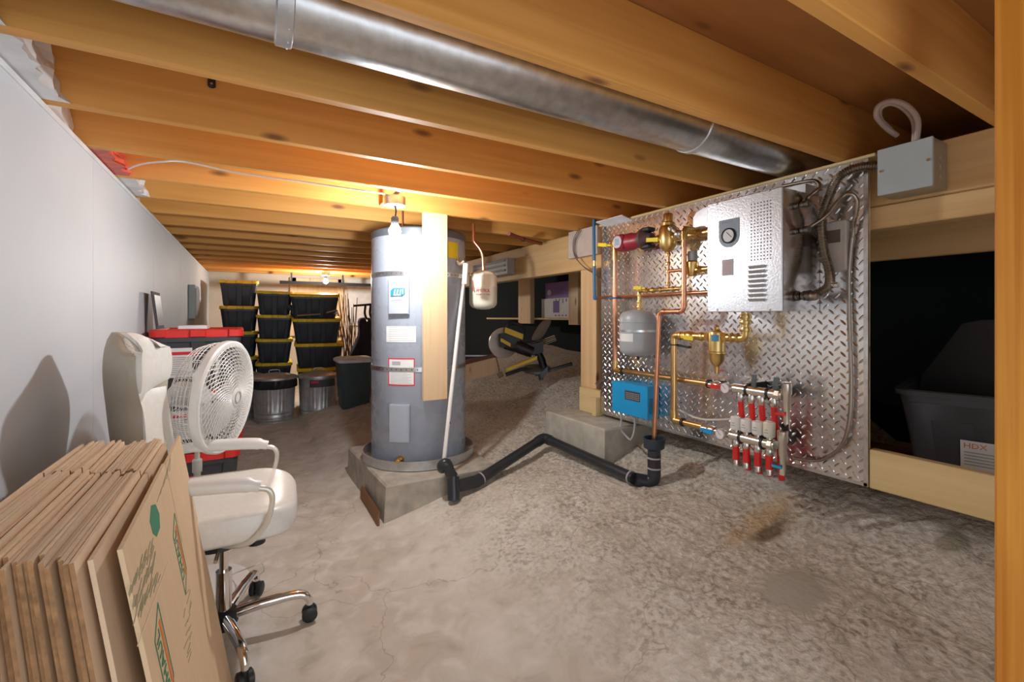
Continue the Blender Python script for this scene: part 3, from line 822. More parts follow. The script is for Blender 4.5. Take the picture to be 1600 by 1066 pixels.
for (t, u0, v0, u1, v1, ug, vg, hm, y0, zm, X) in ((t1, 1112, 601, 1122, 604, 1133, 606, redp, a0, zm1, MX), (t2, 1100, 672, 1112, 678, 1125, 676, blue, c0_, zm2, MX - .02)):
    ys_ = P(u0, v0, X=X).y
    m = MB().cyl((X, ys_ + .01, zm), (X, y0, zm), .014, None, 14); m.lathe([(.018, -.02), (.023, 0), (.018, .02)], (X, (ys_ + y0) / 2 + .03, zm), (0, 1, 0), 12); m.build('ball_valve', nickel, t)
    handle((X, ys_ - .0, zm), (X, ys_ - .07, zm), hm, t, .01, 'lever')
    g = P(ug, vg, X=X - .03)
    m = MB().lathe([(0, 0), (.024, 0), (.024, .012), (.022, .015), (.022, .013), (0, .013)], (X - .02, g.y, zm), (-1, 0, 0), 24); gb = m.build('gauge', steel, t)
    m = MB().cyl((X - .033, g.y, zm), (X - .0335, g.y, zm), .0215, None, 22); m.build('dial', paper, gb)
    m = MB().obox((X - .034, g.y + .003, zm + .004), (.0003, 0, 0), (0, .008, .008), (0, .0008, -.0008)); m.build('needle', inkred, gb)
# brackets
for (t, us, X, zm) in ((t1, (1168, 1201), MX, zm1), (t2, (1158, 1192), MX - .02, zm2)):
    for u in us:
        y = P(u, 610, X=X).y
        m = MB().lathe([(.0245, -.005), (.0245, .005)], (X, y, zm), (0, 1, 0), 18); m.box((X, y - .005, zm - .03), (PXX - .003, y + .005, zm + .03)); m.build('bracket', black, t)
# bleed tabs on top
for u in (1178, 1212):
    y = P(u, 600, X=MX).y; m = MB().cyl((MX, y, zm1 + .015), (MX, y, zm1 + .04), .011, None, 10); m.obox((MX, y, zm1 + .055), (.002, 0, 0), (0, .01, 0), (0, -.004, .018)); m.build('bleed_screw', plain('dark steel', (.15, .17, .19), .4, .6), t1)
tops = (1157, 1174, 1190, 1209)
for k, u in enumerate(tops):
    y = P(u, 620, X=MX).y
    m = MB().lathe([(.014, 0), (.018, -.012), (.018, -.03), (.012, -.04)], (MX, y, zm1 - .015), (0, 0, 1), 14); fit = m.build('outlet_nut', nickel, t1)
    m = MB().tube([V(MX, y, zm1 - .045), V(MX + .015, y - .001, zm1 - .16), V(MX + .045, y, zm2 - .02), V(MX + .05, y, zm2 - .10), V(MX + .06, y, .445)], .0125, 12, 5)
    m.build('red_pipe', pexred, t1)
bots = (1150, 1166, 1184, 1202)
capx = (1152, 1167, 1183, 1202)
X2 = MX - .02
for k, u in enumerate(bots):
    y = P(u, 690, X=X2).y
    m = MB().cyl((X2, y, zm2 + .015), (X2, y, zm2 + .032), .014, None, 12); m.build('valve_collar', nickel, t2)
    m = MB().lathe([(.021, .032), (.0235, .036), (.0235, .082 + .008 * (k == 3)), (.021, .088 + .008 * (k == 3)), (0, .088 + .008 * (k == 3))], (X2, y, zm2), (0, 0, 1), 20)
    cpn = m.build('actuator_cap', cream if k == 3 else white, t2)
    m = MB().box((X2 - .0242, y - .009, zm2 + .05), (X2 - .0236, y + .009, zm2 + .054)); m.box((X2 - .0242, y - .007, zm2 + .061), (X2 - .0236, y + .006, zm2 + .065)); m.build('cap_writing', inkgrey, cpn, smooth=False)
    m = MB().lathe([(.014, 0), (.0175, -.01), (.0175, -.026), (.012, -.034)], (X2, y, zm2 - .015), (0, 0, 1), 14); m.build('outlet_nut', nickel, t2)
    m = MB().tube([V(X2, y, zm2 - .045), V(X2, y, zm2 - .105)], .0145, 12); rp2 = m.build('red_pipe', pexred, t2)
    m = MB().lathe([(.0145, 0), (.0145, .018), (.011, .03)], (X2, y, zm2 - .13), (0, 0, 1), 12); m.build('coupling', nickel, rp2)
# air vents at the manifold ends
for (lab, u, v, X, t, zm) in (('upper', 1229, 612, MX - .0, t1, zm1), ('lower', 1223, 680, MX - .03, t2, zm2)):
    y = P(u, v, X=X).y
    hi = .052 if t is t1 else .05
    m = MB().lathe([(.010, -.13), (.013, -.128), (.013, -.06), (.016, -.05), (.016, .0), (.02, .01), (.0205, hi), (.016, hi + .005), (0, hi + .005)], (X, y, zm + (.0 if t is t1 else .02)), (0, 0, 1), 18); av = m.build('air_vent', nickel, t)
    m = MB().obox((X - .022, y + .012, zm - .075), (.003, 0, 0), (0, .02, 0), (0, 0, .005)); m.build('vent_lever', redp if t is t1 else blue, av)
    if t is t2: m = MB().lathe([(.013, 0), (.016, .02), (.013, .021), (.01, .004)], (X + .02, y, zm + .075), (-.5, 0, 1), 14); m.build('vent_mouth', black, av)
# white cable tie tail / label strap
m = MB().tube([P(1060, 640, X=2.0), P(1095, 655, X=1.98), P(1150, 655, X=1.97)], .005, 8, 6)
tag(m.build('white_cable', cord), 'white cable running to the actuator caps from the left', 'cable')

# blue control box
yl = P(956, 620, X=1.97).y; yr = P(1011.5, 620, X=1.97).y; zt_ = P(956, 595, X=1.97).z; zb_ = P(956, 642, X=1.97).z
cb = thing('control_box', (2.0, (yl + yr) / 2, zb_), 'bright blue heating control box at the lower left of the panel', 'control box')
m = MB().bbox((1.97, yr, zb_), (PXX - .003, yl, zt_), .003); m.build('case', blue, cb, smooth=False)
ym = P(988, 620, X=1.97).y; zm = P(988, 619, X=1.97).z
m = MB().box((1.969, ym - .062, zm - .028), (1.97, ym + .062, zm + .028)); l_ = m.build('label', ink, cb, smooth=False)
m = MB()
for j in range(4):
    for i in range(9): m.box((1.9684, ym - .055 + i * .0125, zm - .02 + j * .0105), (1.969, ym - .048 + i * .0125, zm - .015 + j * .0105))
m.build('label_print', inkgrey, l_, smooth=False)
m = MB(); m.box((1.985, yr - .0008, zb_ + .03), (2.03, yr, zb_ + .12)); m.build('knockout', plain('dark blue', (.01, .2, .4), .5), cb)
p1 = P(972, 650, X=2.0); p2 = P(992, 650, X=2.0)
m = MB().tube([V(2.0, p1.y, zb_), V(1.99, p1.y, zb_ - .1), P(977, 680, X=1.95), P(985, 687, X=1.95), P(990, 678, X=1.97), V(2.0, p2.y, zb_ - .05), V(2.0, p2.y, zb_)], .006, 8, 6); tag(m.build('grey_cable', inkgrey), 'grey cable looping beneath the blue control box', 'cable')

# wiring bundles at the panel's left edge
for lab, pts in (('brown cables curving from the beam down to the blue pipe', ((905, 357), (896, 375), (897, 398), (910, 415), (930, 428), (940, 440))), ('thin brown wires by the foot of the timber post', ((958, 577), (945, 585), (934, 596), (930, 600)))):
    m = MB()
    for k in range(3): m.tube([P(u + k * 1.5, v + k * 1.5, X=2.06) for u, v in pts], .0028, 6, 6)
    tag(m.build('wire_bundle', sleeve), lab, 'wires')

flexthin = plain('thin flex metal', (.62, .58, .52), .3, 1, .1)
# flexible conduits (ribbed)
def flex(pts, r, mat, rib=.008, amp=.12):
    P_ = catmull([Vector(p) for p in pts], 30)
    d = [0]
    for a, b2 in zip(P_, P_[1:]): d.append(d[-1] + (b2 - a).length)
    n = int(d[-1] / (rib / 2)); out = []; rs = []; j = 0
    for i in range(n + 1):
        s = d[-1] * i / n
        while j < len(d) - 2 and d[j + 1] < s: j += 1
        t = (s - d[j]) / max(d[j + 1] - d[j], 1e-9)
        out.append(P_[j].lerp(P_[j + 1], t)); rs.append(r * (1 + amp * (1 if i % 2 else -1)))
    return MB().tube(out, rs, 10)
jb_l = P(1371, 258, X=2.04)
m = flex([V(2.05, jb_l.y, jb_l.z), P(1340, 262, X=2.03), P(1312, 276, X=2.02), P(1296, 305, X=2.0), P(1284, 345, X=2.0), P(1287, 390, X=2.0), P(1296, 425, X=2.0), P(1294, 448, X=1.98), P(1270, 462, X=1.95), V(1.93, yR - .05, P(1240, 463, X=1.93).z), V(1.93, yR - .025, P(1240, 463, X=1.93).z)], .017, flexm)
tag(m.build('flexible_conduit', flexm, angle=60), 'thick ribbed metal conduit from the junction box down to the boiler side', 'conduit')
m = flex([V(1.92, yR - .02, P(1230, 363, X=1.92).z), P(1262, 357, X=1.93), P(1290, 338, X=1.97), P(1312, 312, X=2.0), P(1328, 303, X=2.0), P(1339, 316, X=2.02), P(1334, 355, X=2.045), P(1327, 420, X=2.05), P(1327, 500, X=2.05), P(1330, 600, X=2.05), P(1326, 665, X=2.05), P(1312, 700, X=2.05), P(1280, 719, X=2.05), P(1240, 716, X=2.03)], .0075, flexthin, .006)
tag(m.build('flexible_conduit', flexm, angle=60), 'thin metal conduit looping down the right edge of the panel', 'conduit')
m = flex([P(1224, 291, X=2.0), P(1262, 283, X=2.0), P(1276, 284, X=2.0), P(1280, 294, X=1.98), P(1262, 310, X=1.95), V(1.92, yR - .03, P(1240, 324, X=1.92).z)], .0075, flexthin, .006)
tag(m.build('flexible_conduit', flexm, angle=60), 'short metal conduit curling off the top of the boiler side', 'conduit')
for lab, v, r in (('top', 324, .013), ('middle', 363, .013), ('bottom', 463, .02)):
    z = P(1232, v, X=1.92).z; x = 1.93 if r > .015 else 1.92
    m = MB().cyl((x, yR - .0005, z), (x, yR - .02, z), r * .8, None, 14); m.lathe([(r, 0), (r, .008)], (x, yR - .006, z), (0, -1, 0), 8); m.lathe([(r * 1.1, 0), (r * 1.1, .012)], (x, yR - .022, z), (0, -1, 0), 12)
    tag(m.build('conduit_connector', plain('dark fitting', (.25, .24, .22), .35, .9)), 'metal conduit connector, %s one of three on the boiler side' % lab, 'connector', 'conduit connectors on the boiler side')
# beige sensor box on the panel behind the conduits
yy0 = P(1287, 390, X=2.03).y; yy1 = P(1322, 390, X=2.03).y
m = MB().bbox((2.03, yy1, P(1300, 424, X=2.03).z), (PXX - .003, yy0, P(1300, 346, X=2.03).z), .004)
o = thing('relay_box', (2.05, yy1, P(1300, 424, X=2.03).z), 'beige relay box half hidden behind the thick conduit', 'relay box'); m.build('case', plain('beige metal', (.55, .5, .45), .4), o)
m = MB().box((2.0295, yy1 + .02, P(1300, 380, X=2.03).z), (2.03, yy1 + .1, P(1300, 360, X=2.03).z)); m.build('label', sleeve, o)
# stub of conduit fittings near the lower end
m = MB(); q = P(1297, 446, X=1.99); m.lathe([(.02, -.01), (.02, .01)], q, (0, .2, 1), 14); m.lathe([(.012, 0), (.012, .03)], q, (0, -1, 0), 12)
tag(m.build('conduit_clamp', steel), 'steel clamp round the lower bend of the thick conduit', 'clamp')

# junction box on the beam
jl = P(1371, 258, X=1.99).y; jr = P(1458, 250, X=1.99).y; jt = P(1458, 212, X=1.99).z; jbz = P(1458, 290, X=1.99).z
jb = thing('junction_box', (2.05, (jl + jr) / 2, jbz), 'grey steel junction box screwed on the beam right of the panel', 'junction box')
MB().box((2.0, jr + .002, jbz + .002), (2.117, jl - .002, jt - .002)).build('body', plain('junction side', (.42, .40, .36), .3, .6), jb, smooth=False)
MB().bbox((1.988, jr, jbz), (2.0, jl, jt), .002).build('cover', boxgrey, jb)
m = MB()
for u, v in ((1377, 268), (1451, 250)): q = P(u, v, X=1.987); m.cyl(q + V(.001, 0, 0), q - V(.003, 0, 0), .005, None, 10)
m.build('screw', chrome, jb)
m = MB()
for k in range(3): m.lathe([(.008, 0), (.008, .001)], (2.06, jr + .002, jbz + .04 + k * .035), (0, -1, 0), 14)
m.build('knockout', inkgrey, jb)
q = P(1430, 213, X=2.06)
m = MB().tube([V(2.06, q.y, jt - .003), P(1434, 190, X=2.05), P(1420, 168, X=2.03), P(1396, 158, X=2.0), P(1374, 165, X=2.0), P(1370, 182, X=2.02), P(1385, 200, X=2.08), P(1402, 212, X=2.12)], .0095, 10, 8)
m.tube([V(2.075, q.y + .01, jt - .003), P(1428, 192, X=2.07), P(1412, 170, X=2.05), P(1392, 162, X=2.02), P(1376, 170, X=2.02), P(1376, 186, X=2.05), P(1392, 203, X=2.1)], .008, 10, 8)
tag(m.build('cable_loop', plain('pinkish cable', (.62, .50, .44), .5)), 'looped pale cable standing up from the grey junction box', 'cable')

# ================================================================== DRAIN
ab = thing('drain_pipe', (1.2, 2.2, .1), 'black drain pipe running over the ground from the heater pan to the drain cup', 'pipe')
hz = hub.z
el = V(HUBX, hub.y, P(1016, 752, X=HUBX).z)
pr = .031
m = MB().tube([V(HUBX, hub.y, hz - .08)] + bend(V(HUBX, hub.y, hz), el, P(985, 748, X=1.80), .045) + [P(992, 749, X=1.80)], pr + .004, 20); m.build('elbow', blacksh, ab)
m = MB().lathe([(.032, -.11), (.034, -.06), (.054, -.045), (.058, 0), (.058, .006), (.052, .006), (.048, -.04), (.02, -.05)], (HUBX, hub.y, hz + .0), (0, 0, 1), 28); m.build('drain_cup', plain('navy abs', (.03, .04, .06), .35), ab)
top = on_floor(850, 700); tz = P(850, 684, X=top.x - .03)
top = V(tz.x, tz.y, tz.z)
s0 = P(990, 748, X=1.795)
tee = V(*P(707, 735, Y=2.44)); 
w0 = P(745, 752, Y=2.44)
m = MB().tube([s0, top + (s0 - top).normalized() * .03], pr, 20); m.build('right_run', blacksh, ab)
m = MB().tube([w0, top + (w0 - top).normalized() * .03], pr, 20); m.build('left_run', blacksh, ab)
m = MB().tube([top + (s0 - top).normalized() * .07] + bend(s0, top, w0, .035) + [top + (w0 - top).normalized() * .07], pr + .004, 18); m.build('bend', blacksh, ab)
ta = P(708, 745, Y=2.44); tb = P(709, 782, Y=2.40)
m = MB().tube([w0 + (top - w0).normalized() * .03, w0, V(ta.x + .02, ta.y, (ta.z + tb.z) / 2)], pr + .004, 18)
m.tube([ta, tb], pr + .004, 18); m.build('tee', blacksh, ab)
tr0 = P(694, 734, Y=2.45)
m = MB().tube([tr0 + V(-.0, .03, .0), tr0 + V(-.01, .0, .025), tr0 + V(.01, -.01, .035), P(703, 738, Y=2.44), ta], pr, 16, 4); m.build('trap_bend', blacksh, ab)
m = MB()
def ring(p, d, r=pr + .006, w=.004): m.lathe([(r, -w), (r, w)], p, d, 20)
ring(s0 + (top - s0).normalized() * .02, top - s0); ring(V(HUBX, hub.y, hz - .1), (0, 0, 1)); ring(V(HUBX, hub.y, hz - .155), (0, 0, 1)); ring(w0 + (top - w0).normalized() * .035, top - w0); ring(ta - V(0, 0, .02), (0, 0, 1), pr + .006, .003)
m.build('glue_line', inkgrey, ab)
# copper pipe end cap of drain
# ================================================================== WATER HEATER
HX, HY, HR = .988, 2.984, .31
hz0, hz1 = .232, 1.71
wh = thing('water_heater', (HX, HY, hz0), 'tall grey electric water heater cylinder standing in a metal pan', 'water heater')
def hang(u):  # angle on the tank surface seen at column u (front side)
    a = (u - 800) / F; rx, ry = dX + a * dY, dY - a * dX
    A_ = rx * rx + ry * ry; B_ = -2 * (rx * HX + ry * HY); C2 = HX * HX + HY * HY - HR * HR
    disc = B_ * B_ - 4 * A_ * C2
    t = (-B_ - math.sqrt(max(disc, 0))) / (2 * A_)
    return math.atan2(ry * t - HY, rx * t - HX), t
def hz_(u, v): return EYE + (HV - v) / F * hang(u)[1]
def cpatch(mb, u0, u1, z0, z1, off=.001, th=.001, n=10):
    a0, a1 = hang(u0)[0], hang(u1)[0]
    ri = []
    for k in range(n + 1):
        a = a0 + (a1 - a0) * k / n; c, s = math.cos(a), math.sin(a)
        r0, r1 = HR + off, HR + off + th
        ri.append([(HX + r0 * c, HY + r0 * s, z0), (HX + r1 * c, HY + r1 * s, z0), (HX + r1 * c, HY + r1 * s, z1), (HX + r0 * c, HY + r0 * s, z1)])
    return mb.loft(ri)
m = MB().lathe([(HR - .004, 0), (HR, .006), (HR, 1.425)], (HX, HY, hz0), (0, 0, 1), 72); m.build('jacket', hgrey, wh)
m = MB().lathe([(HR + .002, 1.42), (HR + .003, 1.425), (HR + .003, 1.462), (HR - .004, 1.47), (HR - .03, 1.478), (0, 1.48)], (HX, HY, hz0), (0, 0, 1), 72); m.build('top_cap', plain('cap grey', (.10, .115, .13), .45), wh)
m = MB().lathe([(HR + .001, 0), (HR + .001, .012)], (HX, HY, hz0 + .0), (0, 0, 1), 72); m.build('bottom_ring', galvdull, wh)
for nm, u0, u1, v0, v1 in (('upper_cover', 611, 640, 434, 491), ('lower_cover', 612, 641, 632, 690)):
    m = MB(); zA, zB = hz_(626, v1), hz_(626, v0)
    cpatch(m, u0 + 1, u1 - 1, zA + .003, zB - .003, 0, .03, 8); cpatch(m, u0, u1, zA, zB, 0, .024, 8); cv = m.build('access_cover', hgrey2, wh)
    if nm[0] == 'u':
        a = (hang(613)[0] + hang(638)[0]) / 2; er_ = V(math.cos(a), math.sin(a), 0); et_ = V(-er_.y, er_.x, 0)
        o = V(HX, HY, 0) + er_ * (HR + .0325); zl = hz_(626, 457)
        m = MB(); m.prism([(-.045, -.024), (.028, -.024), (.045, -.01), (.045, .024), (-.028, .024), (-.045, .01)], o + V(0, 0, zl), et_, (0, 0, 1), .0012); lg = m.build('logo', inkteal, cv, smooth=False)
        m = MB()
        for k, xx in enumerate((-.026, -.008, .01)): m.prism([(xx, -.014), (xx + .008, -.014), (xx + .014, .016), (xx + .006, .016)], o + V(0, 0, zl) + er_ * .0013, et_, (0, 0, 1), .0006)
        m.prism([(-.026, -.014), (.02, -.014), (.02, -.02), (-.026, -.02)][::-1], o + V(0, 0, zl) + er_ * .0013, et_, (0, 0, 1), .0006)
        m.prism([(.03, -.012), (.036, -.012), (.036, .018), (.03, .018)], o + V(0, 0, zl) + er_ * .0013, et_, (0, 0, 1), .0006)
        m.build('logo_stroke', paper, lg, smooth=False)
        text('JOHN WOOD', o + V(0, 0, zl - .045) + er_ * .001, et_, (0, 0, 1), .016, inkgrey, cv, maxw=.085)
m = MB(); cpatch(m, 604, 650, hz_(626, 535), hz_(626, 510)); lb = m.build('rating_label', paper, wh)
m = MB()
zA, zB = hz_(626, 535), hz_(626, 510)
for j in range(7): cpatch(m, 608, 646 - (j * 7) % 13, zA + .008 + j * .0135, zA + .0105 + j * .0135, .0021, .0003)
m.build('label_print', inkgrey, lb)
m = MB(); cpatch(m, 607, 648, hz_(626, 603), hz_(626, 560)); lb = m.build('warning_label', inkred, wh)
m = MB(); cpatch(m, 608.5, 646.5, hz_(626, 601), hz_(626, 562), .0021, .0004); m.build('label_paper', paper, lb)
m = MB(); zA = hz_(626, 601)
for j in range(9): cpatch(m, 611, 644 - (j * 5) % 9, zA + .006 + j * .009, zA + .008 + j * .009, .0026, .0003)
cpatch(m, 613, 626, hz_(626, 571), hz_(626, 565), .0026, .0003); m.build('label_print', inkgrey, lb)
m = MB(); cpatch(m, 700, 715, hz_(705, 403), hz_(705, 378)); m.build('energy_label', ylabel, wh)
# drain valve
a, t_ = hang(626); er_ = V(math.cos(a), math.sin(a), 0); o = V(HX, HY, hz_(626, 718)) + er_ * HR
m = MB().lathe([(.024, 0), (.024, .004), (.011, .006), (.011, .03), (.015, .032), (.015, .045), (.009, .047), (.009, .06)], o, er_, 14); m.lathe([(.012, 0), (.014, .03), (.01, .032)], o + er_ * .035, (0, 0, -1), 12); m.obox(o + er_ * .06, (0, 0, .004), er_ * .003, er_.cross(V(0, 0, 1)) * .02); m.build('drain_valve', brass, wh)
# top pipe nipples
m = MB()
for s in (-1, 1): m.cyl((HX + s * .1, HY + .05, hz1), (HX + s * .1, HY + .05, JB + .1), .011, None, 12)
m.build('water_connection', copper, wh)
# restraint straps: perforated band round the tank, fixed to the hanging board
for nm, v in (('upper', 427), ('lower', 578)):
    z = hz_(626, v)
    st = thing('restraint_strap', (HX, HY, z), '%s perforated steel strap holding the water heater' % nm, 'strap', 'straps round the water heater')
    m = MB().lathe([(HR + .0012, -.014), (HR + .0034, -.014), (HR + .0034, .014), (HR + .0012, .014)], (HX, HY, z), (0, 0, 1), 72); m.build('band', galv, st)
    m = MB()
    for k in range(26):
        a = -PI * .98 + k * .105
        c = V(HX, HY, z) + V(math.cos(a), math.sin(a), 0) * (HR + .0034); m.lathe([(.004, 0), (.004, .0006)], c, V(math.cos(a), math.sin(a), 0), 8)
    m.build('punched_hole', ink, st)
    q = P(664, v, Y=2.655)
    m = MB().cyl(q + V(.004, .01, 0), q + V(.004, -.015, 0), .008, None, 6); m.build('bolt', steel, st)
# hanging board in front of the heater
bl = P(663, 480, Y=2.622); brr = P(700, 480, Y=2.622); zlow = P(680, 626, Y=2.622).z
m = MB().bbox((bl.x, 2.6285, zlow), (brr.x, 2.665, JB + .12), .003)
m = MB().bbox((bl.x, 2.659, zlow), (brr.x, 2.672, JB + .0), .003) if False else m
bd_ = m.build('hanging_board', wpale); tag(bd_, 'pale board hanging from the joists in front of the water heater', 'board')
# pan
m = MB().lathe([(0, .0), (.355, 0), (.362, .004), (.366, .055), (.371, .058), (.371, .062), (.361, .062), (.357, .008), (0, .006)], (HX, HY, hz0 - .012), (0, 0, 1), 72)
tag(m.build('drain_pan', galvdull), 'round galvanised drain pan under the water heater', 'pan')
# concrete pad
m = MB(); zp = hz0 - .013
m.loft([[(.625, 2.50, -.05), (1.36, 2.50, -.05), (1.36, 3.42, -.05), (.60, 3.42, -.05)], [(.645, 2.52, zp - .012), (1.34, 2.52, zp - .012), (1.34, 3.40, zp - .012), (.605, 3.40, zp - .012)], [(.655, 2.53, zp), (1.33, 2.53, zp), (1.33, 3.39, zp), (.615, 3.39, zp)]])
tag(m.build('concrete_pad', concretetop), 'square concrete pad under the water heater pan', 'concrete pad')
# boards left of the pad
m = MB(); a = P(561, 775, Z=.03); b2 = P(606, 817, Z=.02)
m.obox((.60, 2.72, .035), (.006, 0, .01), (.0, .22, .0), (0, 0, .05)); tag(m.build('form_board', wdark), 'weathered form board left against the concrete pad', 'board')

# t&p discharge: white plastic pipe leaning down the heater
w1 = P(724, 412, Y=2.80); w2 = P(693, 732, Y=2.50)
pp = thing('white_discharge_pipe', tuple(w2), 'long white plastic pipe slanting down the right side of the water heater', 'pipe')
w1 = V(HX + HR * .80 + .05, 2.76, EYE + (HV - 412) / F * P(724, 412, Y=2.76).dot(V(dX, dY, 0))); w1 = P(727, 412, D=(w1.x * dX + w1.y * dY))
m = MB().tube([w1, w2 + V(0, 0, .02)], .0125, 14); m.build('pipe', white, pp)
m = MB().cyl(P(728, 412, D=2.86), P(726, 444, D=2.86), .018, None, 16); m.build('coupling', white, pp)
q = P(719, 413, D=2.90)
m = MB().tube([P(716, 420, D=2.98), P(714, 408, D=2.95), q, P(726, 408, D=2.88)], .011, 10, 5); m.lathe([(.026, 0), (.026, .006)], P(716, 410, D=2.94), (.6, -.6, 0), 18); m.build('relief_valve', plain('old brass', (.5, .38, .28), .45, .7), pp)
m = MB(); q = w1.lerp(w2, .80); m.lathe([(.0145, -.005), (.0145, .005)], q, w2 - w1, 12); m.build('black_tape', black, pp)

# cream expansion tank hung from copper pipe
tq = P(755, 453, D=3.15); rr_ = .096
zc0, zc1 = P(755, 484, D=3.15).z, P(755, 423, D=3.15).z; h = zc1 - zc0
ct = thing('white_expansion_tank', (tq.x, tq.y, zc0), 'cream expansion tank with red lettering hanging beside the water heater', 'tank')
m = MB().lathe([(0, 0), (.04, .003), (.075, .014), (.09, .03), (rr_, .045), (rr_, h * .55), (rr_ + .0015, h * .56), (rr_ + .0015, h * .59), (rr_, h * .6), (rr_, h - .05), (.088, h - .03), (.07, h - .012), (.03, h), (0, h)], (tq.x, tq.y, zc0), (0, 0, 1), 36); m.build('shell', cream, ct)
fd_ = V(-tq.x, -tq.y, 0).normalized(); sd_ = V(-fd_.y, fd_.x, 0) 
def ctext(s, zf, size, mat, w):
    n = len(s); 
    for k, ch in enumerate(s):
        if ch == ' ': continue
        a = ((k + .5) / n - .5) * w / rr_
        er2 = (fd_ * math.cos(a) + sd_ * math.sin(a)); ex2 = V(-er2.y, er2.x, 0)
        yield ch, er2, ex2
m0 = None
for s, zf, size, mat, w in (('AMTROL', .47, .030, inkred, .10), ('THERM-X-TROL', .37, .014, inkred, .10), ('ST-5', .30, .010, inkgrey, .03)):
    allm = MB()
    for ch, er2, ex2 in ctext(s, zf, size, mat, w):
        ob = text(ch, V(tq.x, tq.y, zc0 + h * zf) + er2 * (rr_ + .0008), ex2, (0, 0, 1), size, mat, ct)
        allm.add([Vector(v.co) + ORG[ct.name] for v in ob.data.vertices], [tuple(p.vertices) for p in ob.data.polygons])
        bpy.data.objects.remove(ob)
    allm.build('lettering', mat, ct, smooth=False)
m = MB().tube([P(755, 424, D=3.15), P(754, 400, D=3.15), P(749, 388, D=3.15), P(740, 376, D=3.15), P(740, 362, D=3.15), V(*P(740, 350, D=3.15))], .011, 12, 5)
m.lathe([(.016, 0), (.018, .01), (.016, .03)], (tq.x, tq.y, zc1 - .002), (0, 0, 1), 10); m.build('copper_neck', copper, ct)
m = MB().tube([P(727, 420, D=3.0), P(735, 430, D=3.05), P(739, 428, D=3.1), P(739, 455, D=3.05)], .004, 8, 4); m.build('hanger_wire', copper, ct)

# ================================================================== LAMPS
def lamp(px_box, px_bulb, yj, D, glow, lab, r=.03):
    c = P(px_box[0], px_box[1], D=D)
    t = thing('bulb_lamp', (c.x, c.y, c.z), lab, 'lamp')
    m = MB().lathe([(.0, .046), (.052, .046), (.054, .04), (.054, .0), (.05, -.002), (.0, -.002)][::-1], (c.x, c.y, c.z - .022), (0, 0, 1), 24); m.build('ceiling_box', galvdull, t)
    b_ = P(px_bulb[0], px_bulb[1], D=D)
    b_ = V(c.x, c.y, b_.z)
    m = MB().tube([V(c.x, c.y, c.z - .02), V(c.x + .006, c.y, c.z - .05), V(b_.x, b_.y, b_.z + .07)], .004, 8, 4); m.build('cord', black, t)
    m = MB().lathe([(.016, .034), (.019, .036), (.019, .07), (.014, .078), (0, .078)], b_, (0, 0, 1), 18); m.build('socket', plain('socket grey', (.08, .1, .11), .5), t)
    m = MB().lathe([(0, -.031), (.012, -.029), (.022, -.022), (.029, -.01), (.031, .002), (.029, .014), (.022, .026), (.016, .036), (.0, .036)], b_, (0, 0, 1), 20); m.build('bulb', glow, t)
    return t
lt = lamp((617, 315), (617, 362), 2.62, 2.34, bulbglass, 'naked glowing bulb on a cord in front of the water heater')
m = MB().box((lt.location.x - .012, 2.255, JB - .001), (lt.location.x + .012, 2.618, JB + .004)); m.tube([V(lt.location.x, lt.location.y, lt.location.z + .02), V(lt.location.x, lt.location.y, JB)], .012, 8); m.build('mounting_bar', galvdull, lt)
lamp((509, 428), (509, 440), 7.0, 6.3, bulbglass2, 'small glowing bulb far back above the stacked totes')

# ================================================================== OVERHEAD
# round duct between the joists
du = thing('round_duct', (1.5, 1.17, 1.79), 'round galvanised air duct running between two joists', 'duct')
m = MB(); r = .1; x0, x1 = -.45, 2.6; ys0, zs0 = 1.172, 1.888
j1 = P(447, 45, Y=1.1).x; j2 = P(1110, 220, Y=1.1).x
for a, b2 in ((x0, j1), (j1 + .004, j2), (j2 + .004, x1)): m.lathe([(r - .002, 0), (r - .002, .01), (r, .012), (r, b2 - a - .02), (r + .0015, b2 - a - .018), (r + .0015, b2 - a)], (a, ys0, zs0), (1, 0, 0), 48)
m.build('sheet_tube', galv, du)
for xj in (j1, j2):
    m = MB().lathe([(r + .002, -.018), (r + .0045, -.016), (r + .0045, .016), (r + .002, .018)], (xj, ys0, zs0), (1, 0, 0), 48); jb2 = m.build('joint_collar', galvdull, du)
    m = MB()
    for k in range(16):
        a = k * PI / 8; c = V(xj + .008, ys0 + math.cos(a) * (r + .0045), zs0 + math.sin(a) * (r + .0045)); m.lathe([(.003, 0), (.003, .002)], c, V(0, math.cos(a), math.sin(a)), 6)
    m.build('rivet', steel, jb2)
# white cable clipped across the joists
m = MB().tube([P(193, 268, X=-.5), P(215, 258, X=-.40), P(250, 253, Y=2.20), P(290, 253, Y=2.20), P(370, 270, Y=2.205), P(480, 285, Y=2.205), P(560, 297, Y=2.205), P(600, 303, Y=2.3), P(612, 308, Y=2.50)], .004, 8, 8)
tag(m.build('ceiling_cable', cord), 'thin white cable strung along the joists from the wall to the bulb', 'cable')
# small black clip on a joist face
q = P(331, 130, Y=1.812)
m = MB().bbox((q.x - .011, 1.797, q.z - .018), (q.x + .011, 1.8145, q.z + .018), .005); o = thing('joist_clip', tuple(q), 'small black clip screwed to a joist face', 'clip'); m.build('clip_body', black, o)
m = MB().cyl((q.x, 1.798, q.z - .008), (q.x, 1.796, q.z - .008), .004, None, 10); m.build('screw', steel, o)
# red pipe above the beam
m = MB().tube([P(795, 365, Z=1.74), P(815, 373, Z=1.74), P(845, 381, Z=1.76)], .014, 10)
o = thing('red_ceiling_pipe', tuple(P(815, 373, Z=1.74)), 'red-brown plastic pipe under the joists beyond the cream tank', 'pipe'); m.build('pipe', plain('brown red pex', (.3, .05, .03), .5), o)
m = MB().lathe([(.018, -.012), (.018, .012)], P(817, 374, Z=1.74), (1, -.2, 0), 10); m.build('pipe_clip', black, o)
